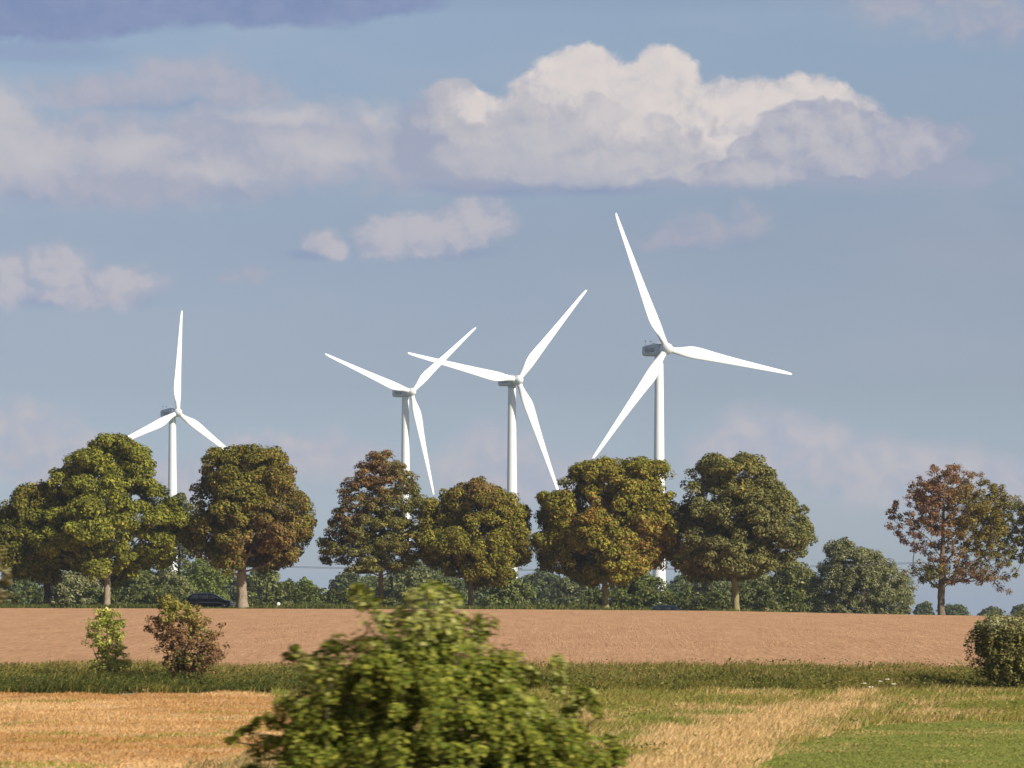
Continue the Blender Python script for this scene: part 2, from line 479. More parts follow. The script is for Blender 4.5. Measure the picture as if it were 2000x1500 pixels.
def verge():
    n = 42000
    X = RNG.uniform(-56, 56, n); Y = RNG.uniform(345.1, 353.5, n)
    h = np.interp(X, [-56, -34, -33, -26, -24.5, -20, 10, 13.2, 13.8, 18.2, 18.8, 22, 30, 56], [.42, .42, .10, .10, .42, .5, .5, .4, .05, .05, .3, .25, .12, .10])
    H = h * (.5 + .9 * vnoise(X, Y, 2.5, 71)) * RNG.uniform(.5, 1.4, n)
    c = pick([(.10, .13, .025), (.14, .155, .035), (.09, .12, .03), (.24, .19, .06)], [4, 3, 3, 1], n)
    blades('verge_grass', X, Y, H, .05, c, label='uncut green grass along the road under the trees', cat='grass')


verge()


# ------------------------------------------------------------------ trees
def grow(nodes, par, clumps, step=.8, up=.25):
    """attach every clump centre to the skeleton; returns node positions, parents"""
    nodes = [np.array(p, float) for p in nodes]; par = list(par)
    pl = [0.]
    for i in range(1, len(nodes)):
        pl.append(pl[par[i]] + np.linalg.norm(nodes[i] - nodes[par[i]]))
    root = nodes[0]
    order = np.argsort(np.linalg.norm(clumps - np.array([root[0], root[1], np.min(clumps[:, 2])]), axis=1))
    tips = []
    for ci in order:
        c = clumps[ci]
        A = np.array(nodes); d = A - c
        dist = np.linalg.norm(d, axis=1)
        pen = np.clip(A[:, 2] - c[2] + .15 * dist, 0, None) * 1.3
        j = int(np.argmin(dist + .22 * np.array(pl) + pen))
        p0 = nodes[j]; L = dist[j]; k = max(1, int(L / step)); last = j
        bend = RNG.normal(0, .08 * L, 3); bend[2] += up * .3 * L
        for q in range(1, k + 1):
            t = q / k
            p = p0 * (1 - t) + c * t + bend * math.sin(math.pi * t) * .5
            nodes.append(p); par.append(last); pl.append(pl[last] + L / k); last = len(nodes) - 1
        tips.append(last)
    return np.array(nodes), par, tips


def branch_mesh(nodes, par, r_root, fixed=0, tip_r=.012, power=2.4, k=6, min_r=.012):
    n = len(nodes); w = np.zeros(n)
    has = np.zeros(n, bool)
    for i in range(1, n): has[par[i]] = True
    w[~has] = tip_r ** power
    for i in range(n - 1, 0, -1): w[par[i]] += w[i]
    r = w ** (1 / power)
    r = np.maximum(r * min(1., r_root / max(r[0], 1e-6)) if r[0] > r_root else r * (r_root / r[0]) ** np.clip(r / r[0], 0, 1), min_r)
    a = np.linspace(0, 2 * np.pi, k, endpoint=False)
    idx = np.arange(1, n); pi = np.array(par[1:])
    p0 = nodes[pi]; p1 = nodes[idx]
    d = p1 - p0; L = np.linalg.norm(d, axis=1, keepdims=True) + 1e-9; d = d / L
    ref = np.where(np.abs(d[:, 2:3]) < .8, np.array([[0, 0, 1.]]), np.array([[1., 0, 0]]))
    u = np.cross(d, ref); u /= np.linalg.norm(u, axis=1, keepdims=True); v = np.cross(d, u)
    r0 = np.minimum(r[pi], r[idx] * 1.6); r1 = r[idx]
    p0 = p0 - d * np.minimum(r0[:, None] * .5, L * .3)
    ring = lambda p, rr: p[:, None] + rr[:, None, None] * (np.cos(a)[None, :, None] * u[:, None] + np.sin(a)[None, :, None] * v[:, None])
    V = np.concatenate([ring(p0, r0), ring(p1, r1)], 1).reshape(-1, 3)
    b = (np.arange(n - 1) * 2 * k)[:, None]; j = np.arange(k)[None]; jn = (j + 1) % k
    Q = np.stack([b + j, b + jn, b + k + jn, b + k + j], -1).reshape(-1, 4)
    return V, Q, r


def sample_crown(outline, n, depth, rmin, inner=.35, tries=60):
    """clump centres inside a crown given as rows (z, x_left, x_right), local metres"""
    O = np.array(sorted(outline)); z0, z1 = O[0, 0], O[-1, 0]
    zs = np.linspace(z0, z1, 200); wl = np.interp(zs, O[:, 0], O[:, 1]); wr = np.interp(zs, O[:, 0], O[:, 2])
    pz = np.maximum(wr - wl, .05); pz = pz ** 1.3; pz /= pz.sum()
    wmax = (wr - wl).max()
    pts = np.zeros((0, 3))
    for t in range(n * tries):
        if len(pts) >= n: break
        i = RNG.choice(200, p=pz)
        a = (wr[i] - wl[i]) / 2; c = (wr[i] + wl[i]) / 2
        rho = math.sqrt(RNG.uniform(inner ** 2, 1)); ph = RNG.uniform(0, 2 * np.pi)
        b = (a * .6 + wmax * .2) * depth
        p = np.array([c + (a - rmin * .45) * rho * math.cos(ph), max(b - rmin * .3, .1) * rho * math.sin(ph), zs[i] + RNG.normal(0, .1)])
        if len(pts) and np.min(np.linalg.norm((pts - p) * (1, 1, 1.25), axis=1)) < rmin: continue
        pts = np.vstack([pts, p])
    return pts


def lobe_clumps(O, cr, lobe_r, per_lobe, depth, n_lobes):
    """leaf clumps sitting on the outer side of big branch masses, with dark gaps between the masses"""
    A = np.array(sorted(O)); zs = A[:, 0]
    lob = sample_crown(O, n_lobes, depth, lobe_r * .58, .35)
    out = []
    cz = zs.mean() - .15 * (zs[-1] - zs[0])
    for c in lob:
        R = lobe_r * RNG.uniform(.65, 1.2); o = c - np.array([A[:, 1:].mean(), 0, cz]); o /= np.linalg.norm(o) + 1e-6
        k = int(per_lobe * (R / lobe_r) ** 2 * RNG.uniform(.8, 1.2))
        d = RNG.normal(size=(k, 3)) * .75 + o * .75 + np.array([0, 0, .35]); d /= np.linalg.norm(d, axis=1, keepdims=True)
        p = c + d * (R * RNG.uniform(.7, 1.0, k))[:, None] * np.array([1.12, 1.12, .8])
        xl = np.interp(p[:, 2], zs, A[:, 1]); xr = np.interp(p[:, 2], zs, A[:, 2])
        ok = (p[:, 0] > xl + cr * .15) & (p[:, 0] < xr - cr * .15) & (p[:, 2] < zs[-1] - cr * .1) & (p[:, 2] > zs[0] - cr * .6)
        out.append(p[ok])
    return np.vstack(out)


def rim_clumps(O, cr):
    """clumps just inside the crown's outline, so that its silhouette is the tree's own"""
    O = sorted(O); pts = [(b, z, -1) for z, a, b in O] + [(a, z, 1) for z, a, b in O[::-1]]
    out = []
    cz = np.mean([p[1] for p in pts]); cx = np.mean([p[0] for p in pts])
    for i in range(len(pts)):
        x0, z0, _ = pts[i]; x1, z1, _ = pts[(i + 1) % len(pts)]
        if (z0 - O[0][0]) < .28 * (O[-1][0] - O[0][0]) and (z1 - O[0][0]) < .28 * (O[-1][0] - O[0][0]) and RNG.random() < .75: continue
        L = math.hypot(x1 - x0, z1 - z0); k = max(1, int(L / (cr * .85)))
        for j in range(k):
            if RNG.random() < .20: continue
            t = (j + RNG.uniform(.2, .8)) / k; x = x0 + (x1 - x0) * t; z = z0 + (z1 - z0) * t
            d = np.array([cx - x, cz - z]); d /= np.linalg.norm(d) + 1e-6; q = cr * RNG.uniform(.15, 1.0)
            out.append((x + d[0] * q, RNG.normal(0, cr * 1.2), z + d[1] * q))
    return np.array(out)


def crown_leaves(clumps, cr, per, size, colfn, flat=.72, shell=.45, up=.5, droop=0., spread=1.):
    n = len(clumps)
    k = np.maximum(8, (per * RNG.uniform(.7, 1.3, n)).astype(int))
    ci = np.repeat(np.arange(n), k); m = len(ci)
    d = RNG.normal(size=(m, 3)); d[:, 2] += .15; d /= np.linalg.norm(d, axis=1, keepdims=True)
    rr = cr * (RNG.uniform(.75, 1.25, n))[ci] * RNG.uniform(shell, 1.0, m) ** .7
    off = d * rr[:, None] * np.array([spread, spread, flat])
    off[:, 2] -= droop * (off[:, 0] ** 2 + off[:, 1] ** 2) / cr
    # sub-clumping: pull leaves towards small sprigs
    P = clumps[ci] + off
    nrm = d + np.array([0, 0, up]) + RNG.normal(0, .45, (m, 3))
    tint = RNG.uniform(.82, 1.18, n)[ci]
    c = colfn(P) * (tint * RNG.uniform(.65, 1.35, m))[:, None]
    return leaf_quads(P, nrm, size, c)


def px_outline(rows, bx, bz, Y):
    return [(wz(py, Y) - bz, wx(a, Y) - bx, wx(b, Y) - bx) for py, a, b in rows]


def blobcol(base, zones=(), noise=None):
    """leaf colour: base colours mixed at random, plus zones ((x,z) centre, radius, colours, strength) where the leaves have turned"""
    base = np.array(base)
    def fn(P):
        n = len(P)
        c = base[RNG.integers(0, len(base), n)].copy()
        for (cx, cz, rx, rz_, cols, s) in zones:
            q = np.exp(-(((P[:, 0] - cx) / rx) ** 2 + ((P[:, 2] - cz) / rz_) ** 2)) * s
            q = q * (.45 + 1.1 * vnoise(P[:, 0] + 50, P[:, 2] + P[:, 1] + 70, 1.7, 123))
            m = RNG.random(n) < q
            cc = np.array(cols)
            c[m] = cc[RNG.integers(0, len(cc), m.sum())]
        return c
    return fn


def tree(name, label, Y, base_px, base_py, rows, trunk, clump_n, clump_r, per, size, base, zones=(), cat='tree', depth=.85, bark='bark', inner=.35,
         limbs=(), group=None, trunk_w=14, up=.5, flat=.72, droop=0., tip_r=.014, min_r=.014, rmin=None, base_on_ground=True, shell=.45, branchy=True, extra=None, lobes=0, fine=True, gain=1.5, leaf_mat_=None, taper=.70, dens=2.3):
    """trunk: list of (px,py) up to the crown; rows: crown outline in px; zones in px"""
    global RNG
    RNG = np.random.default_rng(int(base_px * 7 + 3))
    bx = wx(base_px, Y); bz = float(gz(bx, Y)) if base_on_ground else wz(base_py, Y)
    root = empty(name, (bx, Y, bz)); tag(root, label, cat, group)
    s = Y / F
    loc = lambda px, py: np.array([wx(px, Y) - bx, 0., wz(py, Y) - bz])
    O = px_outline(rows, bx, bz, Y)
    if lobes:
        wmax = max(r - l for z, l, r in O); hz = O[0][0] - O[-1][0] if O[0][0] > O[-1][0] else O[-1][0] - O[0][0]
        cl = np.vstack([sample_crown(O, int(clump_n * .66), depth * .8, clump_r * .5, .0) * np.array([.90, .85, 1.]) + np.array([0, 0, -.1]),
                        lobe_clumps(O, clump_r, lobes, int(clump_n * dens * 1.0 / 36), depth, 92)])
    else:
        cl = sample_crown(O, int(clump_n * dens), depth, rmin or clump_r * .42, inner * .5)
    per = int(per * .62 * (1.55 if fine else 1.)); size = size * (.80 if fine else 1.)
    cl = np.vstack([cl, rim_clumps(O, clump_r)])
    if extra is not None:
        ex = np.array([loc(a, b) + np.array([0, RNG.normal(0, .8), 0]) for a, b in extra]); cl = np.vstack([cl, ex])
    tp = [np.array([0, 0, -.15])] + [loc(a, b) + np.array([0, RNG.normal(0, .03), 0]) for a, b in trunk]
    # resample trunk
    nodes = [tp[0]]; par = [-1]; last = 0
    def add_line(pts, last):
        for p in pts:
            q = nodes[last]; L = np.linalg.norm(p - q); k = max(1, int(L / .5)); a = nodes[last].copy()
            for i in range(1, k + 1):
                t = i / k
                nodes.append(a * (1 - t) + p * t + (RNG.normal(0, .025, 3) if i < k else 0)); par.append(last); last = len(nodes) - 1
        return last
    last = add_line(tp[1:], 0)
    ntr = len(nodes)
    for lb in limbs:          # each limb starts at the skeleton node nearest to its first point
        st = loc(*lb[0]); j = int(np.argmin([np.linalg.norm(q - st) for q in nodes]))
        dy = RNG.uniform(-.5, .5)
        add_line([loc(a, b) + np.array([0, dy * (i + 1), 0]) for i, (a, b) in enumerate(lb[1:])], j)
    nodes_a, par_a, tips = grow(nodes, par, cl)
    rt = trunk_w * s / 2
    V, Q, r = branch_mesh(nodes_a, par_a, rt, tip_r=tip_r, min_r=min_r)
    # trunk: smooth loft with root flare
    tn = np.array(nodes[:ntr]); hl = tn[:, 2]
    zt = max(hl[-1], .5)
    rr = np.array([max(rt * (1.0 - (1 - taper) * min(1, max(h, 0) / zt)) * (1 + .55 * math.exp(-max(h, 0) / .35)), .03) for h in hl])
    mb = MB(); kk = 12; rings = []
    for p, q in zip(tn, rr):
        a = np.linspace(0, 2 * np.pi, kk, endpoint=False)
        w = 1 + .09 * np.sin(a * 3 + p[2] * .7) + .05 * np.sin(a * 5 - p[2] * 1.1)
        rings.append(np.stack([p[0] + q * w * np.cos(a), p[1] + q * w * np.sin(a), np.full(kk, p[2])], -1))
    mb.loft(rings)
    mb.build('trunk', M[bark], root, smooth=True)
    if branchy:
        keep = np.repeat(np.arange(1, len(nodes_a)) >= ntr, 12)      # trunk segments are the loft above
        kq = np.arange(1, len(nodes_a)) >= 2
        Qk = Q.reshape(-1, 6, 4)[kq].reshape(-1, 4)
        mp_ = -np.ones(len(V), int); u = np.unique(Qk); mp_[u] = np.arange(len(u))
        mesh_obj('branches', V[u], mp_[Qk], M[bark], root, smooth=True)
    G_ = lambda cs: [tuple(q * gain for q in c) for c in cs]
    zl = [((wx(a, Y) - bx), (wz(b, Y) - bz), rx * s, ry * s, G_(cols), st) for (a, b, rx, ry, cols, st) in zones]
    base = G_(base)
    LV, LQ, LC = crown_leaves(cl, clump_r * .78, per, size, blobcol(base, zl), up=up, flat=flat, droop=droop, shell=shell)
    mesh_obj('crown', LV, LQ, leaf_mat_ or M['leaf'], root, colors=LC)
    return root


YT = 349.0
G_ROAD = 'trees standing in a row along the road'
GREEN = [(.145, .145, .02), (.12, .128, .018), (.178, .165, .025), (.095, .108, .016)]
DKGREEN = [(.09, .092, .016), (.075, .08, .014), (.115, .108, .02)]
OLIVE = [(.13, .103, .018), (.11, .094, .018), (.155, .118, .02)]
RUST = [(.155, .076, .034), (.13, .062, .032), (.18, .098, .038)]
BROWN = [(.145, .088, .03), (.12, .075, .03), (.165, .108, .034)]
GOLD = [(.19, .135, .022), (.16, .13, .022), (.22, .15, .03)]
GREYG = [(.112, .108, .034), (.095, .098, .032), (.135, .122, .036)]

tree('roadside_tree', 'dark green tree cut off by the left edge, overlapped by the tallest tree', YT + .6, 92, 1187,
     [(943, 66, 98), (955, 40, 112), (970, 28, 120), (995, 8, 125), (1020, -14, 136), (1055, -28, 136), (1085, -30, 122), (1110, 0, 118), (1126, 40, 110)],
     [(92, 1150), (88, 1110), (84, 1060), (80, 1010)], 130, 1.05, 170, .15, DKGREEN, [(70, 965, 40, 25, OLIVE, .6)], bark='bark_dark', trunk_w=13, group=G_ROAD, lobes=1.45,
     limbs=[[(91, 1140), (100, 1112), (112, 1080)], [(90, 1130), (62, 1095), (30, 1060)]])
tree('roadside_tree', 'tallest full green tree with a domed crown, left of the smallest turbine', YT - .4, 208, 1187,
     [(856, 212, 240), (865, 192, 262), (880, 174, 280), (900, 142, 299), (928, 108, 311), (960, 92, 330), (1000, 76, 358), (1040, 64, 374), (1075, 66, 370), (1098, 88, 356), (1114, 150, 300), (1128, 190, 240)],
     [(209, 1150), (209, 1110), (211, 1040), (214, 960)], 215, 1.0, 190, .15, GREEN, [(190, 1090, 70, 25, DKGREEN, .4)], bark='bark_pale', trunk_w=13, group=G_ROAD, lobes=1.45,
     limbs=[[(209, 1120), (180, 1080), (140, 1030)], [(209, 1115), (245, 1075), (290, 1040)], [(210, 1080), (240, 1010), (260, 940)]])
tree('roadside_tree', 'thick trunked olive tree with rust brown lower right side beside the black car', YT, 473, 1188,
     [(878, 462, 540), (886, 412, 550), (905, 402, 562), (935, 386, 576), (965, 376, 588), (990, 370, 604), (1030, 368, 611), (1045, 370, 600), (1072, 376, 584), (1094, 400, 576), (1108, 442, 560)],
     [(472, 1150), (472, 1118), (473, 1105)], 190, .98, 180, .145, OLIVE + DKGREEN, [(545, 1055, 55, 45, BROWN + RUST[:1], .9), (560, 960, 40, 60, BROWN, .5), (500, 1075, 45, 25, BROWN, .6)], bark='bark_pale', trunk_w=21, group=G_ROAD, lobes=1.45,
     limbs=[[(472, 1108), (459, 1075), (445, 1030), (435, 980)], [(473, 1106), (490, 1074), (515, 1040), (535, 1000)], [(472, 1085), (474, 1020), (478, 940)]])
tree('roadside_tree', 'thin straight trunked tree with layered grey green crown and reddish upper left', YT + .5, 744, 1188,
     [(885, 716, 764), (900, 704, 784), (925, 686, 808), (955, 665, 826), (990, 653, 836), (1020, 644, 838), (1045, 632, 836), (1072, 610, 832), (1090, 622, 824), (1106, 640, 814), (1114, 660, 790)],
     [(744, 1150), (743, 1100), (743, 1040), (742, 980), (742, 920)], 250, .82, 130, .12, GREYG + DKGREEN[:1], [(715, 925, 70, 50, RUST + BROWN[:1], 1.0), (665, 1000, 40, 40, RUST, .8), (800, 1060, 40, 40, OLIVE, .5)], bark='bark', trunk_w=10.5, group=G_ROAD, flat=.52, up=.8, inner=.2, taper=.12,
     limbs=[[(744, 1085), (700, 1070), (640, 1072)], [(744, 1080), (790, 1072), (815, 1075)], [(743, 1040), (700, 1015), (660, 1005)]])
tree('roadside_tree', 'smaller brownish olive tree between the grey green tree and the golden tree', YT - .2, 918, 1188,
     [(936, 926, 955), (947, 897, 968), (960, 858, 978), (978, 842, 1018), (998, 830, 1033), (1040, 817, 1030), (1075, 813, 1034), (1098, 822, 1030), (1116, 862, 1010), (1134, 915, 985)],
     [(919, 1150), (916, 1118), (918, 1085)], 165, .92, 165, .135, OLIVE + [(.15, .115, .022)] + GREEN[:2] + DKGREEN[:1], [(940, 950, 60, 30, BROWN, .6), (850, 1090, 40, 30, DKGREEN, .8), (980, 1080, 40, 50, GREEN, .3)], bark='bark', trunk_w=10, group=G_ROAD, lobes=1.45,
     limbs=[[(917, 1110), (890, 1070), (865, 1030)], [(917, 1108), (950, 1065), (985, 1030)], [(918, 1090), (930, 1020), (940, 970)]])
tree('roadside_tree', 'broad golden green tree with orange patches right of the central turbine', YT + .2, 1182, 1189,
     [(893, 1192, 1226), (905, 1140, 1284), (924, 1104, 1310), (945, 1088, 1316), (975, 1046, 1314), (1000, 1040, 1314), (1040, 1052, 1316), (1070, 1038, 1316), (1094, 1046, 1306), (1111, 1068, 1284), (1126, 1130, 1240)],
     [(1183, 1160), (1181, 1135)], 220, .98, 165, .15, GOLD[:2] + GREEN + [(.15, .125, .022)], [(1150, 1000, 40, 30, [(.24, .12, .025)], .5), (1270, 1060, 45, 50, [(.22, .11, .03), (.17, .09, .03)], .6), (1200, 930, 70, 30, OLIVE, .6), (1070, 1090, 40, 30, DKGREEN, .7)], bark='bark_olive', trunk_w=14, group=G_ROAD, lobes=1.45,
     limbs=[[(1181, 1138), (1168, 1110), (1130, 1070), (1095, 1010)], [(1182, 1136), (1200, 1108), (1235, 1060), (1270, 1000)], [(1182, 1125), (1190, 1040), (1200, 960)]])
tree('roadside_tree', 'grey green round headed tree on a forked trunk right of the largest turbine', YT - .5, 1438, 1193,
     [(887, 1410, 1450), (899, 1374, 1490), (925, 1346, 1508), (950, 1341, 1522), (975, 1328, 1554), (1000, 1313, 1578), (1040, 1308, 1588), (1070, 1308, 1588), (1092, 1310, 1560), (1110, 1322, 1512), (1118, 1345, 1482)],
     [(1436, 1150), (1433, 1115), (1432, 1108)], 205, .95, 170, .145, GREYG + [(.12, .125, .045)], [(1450, 930, 60, 40, OLIVE, .7), (1350, 1085, 40, 30, BROWN, .4)], bark='bark_olive', trunk_w=14, group=G_ROAD, lobes=1.45,
     limbs=[[(1433, 1112), (1420, 1090), (1408, 1060), (1375, 1010)], [(1434, 1112), (1455, 1080), (1490, 1030), (1530, 1000)], [(1434, 1105), (1438, 1060), (1440, 980)]])
tree('roadside_tree', 'sparse rust red tree with bare limbs showing at the right edge', YT + .3, 1839, 1200,
     [(910, 1824, 1864), (920, 1794, 1906), (940, 1770, 1938), (960, 1772, 1960), (980, 1744, 1972), (1000, 1737, 2004), (1030, 1730, 2012), (1055, 1757, 2014), (1080, 1784, 2010), (1110, 1786, 2000), (1128, 1792, 1990), (1142, 1815, 1870)],
     [(1838, 1165), (1839, 1140), (1840, 1090), (1842, 1040), (1843, 985), (1846, 940)], 300, .62, 62, .115, RUST + [(.13, .07, .035)],
     [(1958, 985, 70, 62, [(.15, .115, .025), (.12, .10, .025)], 1.8), (1975, 1065, 60, 60, [(.11, .10, .025), (.085, .085, .02)], 2.2), (1925, 1000, 40, 70, OLIVE, 1.0), (1805, 1125, 35, 22, [(.13, .12, .025)], 1.7), (1900, 1050, 40, 40, OLIVE, .6), (1940, 1120, 50, 30, BROWN, .6)],
     bark='bark', trunk_w=15, group=G_ROAD, inner=.1, flat=.72, tip_r=.02, min_r=.024, depth=.7, shell=.25, taper=.12, dens=1.5,
     limbs=[[(1838, 1085), (1812, 1050), (1785, 1028), (1750, 1020)], [(1840, 1140), (1882, 1112), (1922, 1086), (1965, 1070)], [(1842, 1040), (1800, 985), (1770, 955)], [(1842, 1020), (1890, 985), (1940, 960)], [(1840, 1060), (1880, 1030), (1930, 1010), (1975, 1010)], [(1922, 1088), (1945, 1115), (1962, 1140)], [(1770, 1022), (1752, 1005), (1740, 998)]],
     extra=[(1738, 1000), (1733, 1030), (1760, 1012), (1780, 1040), (1770, 1060), (1955, 1150), (1970, 1155), (1945, 1140), (1965, 1130)]
     + [(1945 + 62 * math.cos(q) * w, 1018 + 70 * math.sin(q) * w) for q, w in zip(RNG.uniform(0, 6.28, 190), RNG.random(190) ** .6)] + [(1852 + 62 * math.cos(q) * w, 978 + 58 * math.sin(q) * w) for q, w in zip(RNG.uniform(0, 6.28, 120), RNG.random(120) ** .6)] + [(RNG.normal(1812, 16), RNG.normal(1124, 9)) for _ in range(22)])
tree('roadside_tree', 'olive crowned tree mostly outside the frame at the far right edge', YT, 2085, 1206,
     [(930, 2060, 2110), (960, 2025, 2150), (1000, 1996, 2180), (1050, 1990, 2190), (1100, 2000, 2180), (1130, 2040, 2140)],
     [(2085, 1150), (2085, 1080), (2085, 1000)], 110, 1.0, 110, .15, OLIVE + DKGREEN, bark='bark', trunk_w=13, group=G_ROAD)

# ---- far trees behind the road: (px, top, half width, Y, colours, label, category)
BLUEG = [(.072, .088, .034), (.06, .076, .030), (.088, .10, .036)]
MIDG = [(.085, .10, .026), (.07, .085, .022), (.10, .115, .03)]
BRIGHT = [(.10, .125, .026), (.085, .108, .024), (.12, .14, .03)]
FOL = [(.12, .125, .045), (.10, .11, .04), (.14, .14, .055)]
SILV = [(.155, .15, .07), (.135, .135, .06), (.185, .178, .09), (.11, .112, .045)]
far = [
    (28, 1104, 48, 560, BLUEG, 'dark blue green far tree low at the left edge'),
    (150, 1113, 52, 420, SILV[1:], 'silvery olive willow bush between the two leftmost trunks'),
    (268, 1108, 48, 520, MIDG, 'mid green far tree right of the tallest tree trunk'),
    (330, 1118, 40, 470, FOL, 'olive far bush behind the gap left of the black car'),
    (350, 958, 36, 520, GREYG + MIDG, 'tall grey green far tree between the tallest tree and the thick trunked tree'),
    (386, 1096, 62, 500, BRIGHT, 'large fresh green far tree behind the black car'),
    (446, 1112, 32, 620, BLUEG, 'bluish far tree just left of the thick pale trunk'),
    (514, 1106, 46, 560, FOL + MIDG, 'grey green rounded far tree right of the thick pale trunk'),
    (562, 1132, 24, 640, BLUEG, 'narrow bluish far tree left of the pointed bright green one'),
    (598, 1127, 30, 480, BRIGHT, 'pointed bright green small tree behind the white marker'),
    (642, 1156, 28, 900, BLUEG, 'hazy low far tree in the sky gap left of centre'),
    (674, 1115, 36, 640, BLUEG, 'blue green far tree at the right of the sky gap'),
    (728, 1124, 44, 700, BLUEG + MIDG, 'hazy green far tree behind the thin straight trunk'),
    (798, 1092, 56, 520, FOL + BLUEG, 'pale olive far tree behind the top of the front bush'),
    (866, 1113, 50, 600, BLUEG, 'dark bluish far tree left of the brownish olive tree trunk'),
    (932, 1128, 40, 640, BLUEG, 'shaded far tree directly behind the brownish olive tree trunk'),
    (994, 1112, 40, 450, BRIGHT + FOL, 'light green leafy bush right of the brownish olive tree trunk'),
    (1058, 1116, 52, 680, BLUEG, 'blue grey far tree between brownish and golden trees'),
    (1126, 1120, 46, 620, BLUEG + FOL, 'dull green far tree just left of the golden tree trunk'),
    (1150, 1160, 28, 440, FOL, 'low olive shrub at the foot of the golden tree'),
    (1254, 1122, 54, 440, MIDG, 'dense dark green bush right of the golden tree trunk'),
    (1334, 1124, 44, 640, BLUEG, 'bluish far tree behind the half hidden car'),
    (1392, 1117, 46, 600, FOL + BLUEG, 'olive far tree left of the forked trunk'),
    (1408, 1162, 28, 430, FOL, 'small pale shrub at the left foot of the forked trunk'),
    (1482, 1120, 44, 520, FOL, 'yellowish olive far tree right of the forked trunk'),
    (1503, 1164, 28, 425, SILV, 'small silvery shrub right of the forked trunk'),
    (1548, 1096, 46, 460, FOL + DKGREEN, 'dark olive tree leaning against the big willow'),
    (1805, 1176, 17, 900, BLUEG, 'tiny bluish far tree left of the sparse red tree trunk'),
    (1866, 1180, 30, 880, BLUEG, 'low bluish far tree right of the sparse red tree trunk'),
    (1938, 1187, 24, 980, BLUEG, 'tiny rounded far tree left of the right corner'),
    (1992, 1182, 18, 940, BLUEG, 'tiny dark far tree at the right edge of the skyline'),
]
for (px, top, hw, Y, cols, label) in far:
    hw = hw * (1.45 if px < 1780 and hw > 31 else 1.15)
    bx = wx(px, Y); bz = float(gz(bx, Y)); bpy_ = EYE - (bz - EZ) / Y * F
    low = min(bpy_ - 2, 1204)
    H_ = low - top
    rows = []
    pw = RNG.uniform(.30, .46)
    for t in np.linspace(0, 1, 8):
        w = hw * (math.sin(math.pi * min(1, (.06 + t * .94)) ** .0 * .5) * 1) * (t ** pw) * (1 if t < .8 else 1 - (t - .8) * .8)
        o = RNG.normal(0, hw * .10)
        rows.append((top + H_ * t, px - w * RNG.uniform(.85, 1.1) + o, px + w * RNG.uniform(.85, 1.1) + o))
    s = Y / F
    wm = hw * 2 * s
    crn = max(.45, wm * .10)
    nclump = int(np.clip(2.0 * (hw * 2 * H_) * s * s / (crn ** 2), 30, 150))
    lsz = max(.12, .0125 * 2 * Y / 100)
    lsz = min(.30, .00034 * Y)
    tree('far_tree' if H_ > 45 else 'far_shrub', label, Y, px, bpy_, rows, [(px, low - H_ * .3), (px, low - H_ * .6)], nclump, crn * 1.1, int(np.clip(1.3 * (crn / lsz) ** 2 * 3.2, 40, 160)), lsz, cols,
         cat='tree' if H_ > 45 else 'shrub', fine=False, gain=1.5, dens=1.5, depth=.9, bark='bark_dark', trunk_w=max(4, hw * .14), group='far trees behind the road', inner=.4, branchy=False)

# one continuous low hedge behind the road
YH = 418.
hr = tag(empty('hedge', (wx(760, YH), YH, float(gz(wx(760, YH), YH)))), 'long low uneven dark green hedge running behind the road and the tree trunks', 'hedge')
hb = hr.location; pxs = RNG.uniform(-60, 1570, 1500)
top = 1171 + 56 * (vnoise(pxs, pxs * 0, 70, 301, 4) - .5) * 2
hy = YH + RNG.uniform(-1.6, 1.6, 1500)
hz0 = gz(wx(pxs, YH), hy); hz1 = EZ + (EYE - top) / F * YH
hz_ = hz0 + (hz1 - hz0) * RNG.uniform(.05, 1., 1500) ** .55
hc = np.stack([wx(pxs, YH) - hb[0], hy - hb[1], hz_ - hb[2]], -1)
LV, LQ, LC = crown_leaves(hc, .52, 34, .15, blobcol([tuple(1.3 * q for q in c) for c in MIDG + BLUEG[:2] + DKGREEN[:2] + FOL[:1]]), shell=.4)
mesh_obj('foliage', LV, LQ, M['leaf'], hr, colors=LC)
st = MB()
for q in np.arange(-55, 1570, 40):
    xx = wx(q + RNG.normal(0, 3), YH) - hb[0]; g_ = float(gz(xx + hb[0], YH)) - hb[2]
    st.tube([(xx, 0, g_ - .1), (xx + RNG.normal(0, .1), RNG.normal(0, .1), g_ + 1.3)], [.05, .03], 5)
tag(st.build('stems', M['bark_dark'], hr), kind='stuff')

# big silvery willow
tree('willow_tree', 'big silvery green willow with rounded spreading crown right of the forked trunk', 430, 1690, 1205,
     [(1057, 1625, 1655), (1068, 1610, 1674), (1082, 1606, 1722), (1100, 1598, 1748), (1120, 1588, 1766), (1140, 1582, 1788), (1160, 1580, 1793), (1180, 1584, 1786), (1204, 1588, 1778)],
     [(1688, 1170), (1684, 1130), (1660, 1095)], 220, .85, 150, .13, SILV + FOL[:1], bark='bark', trunk_w=16, flat=.85, droop=.3, inner=.45, depth=.8,
     limbs=[[(1688, 1165), (1720, 1140), (1750, 1130)], [(1688, 1160), (1650, 1130), (1625, 1090)]], rmin=.5)


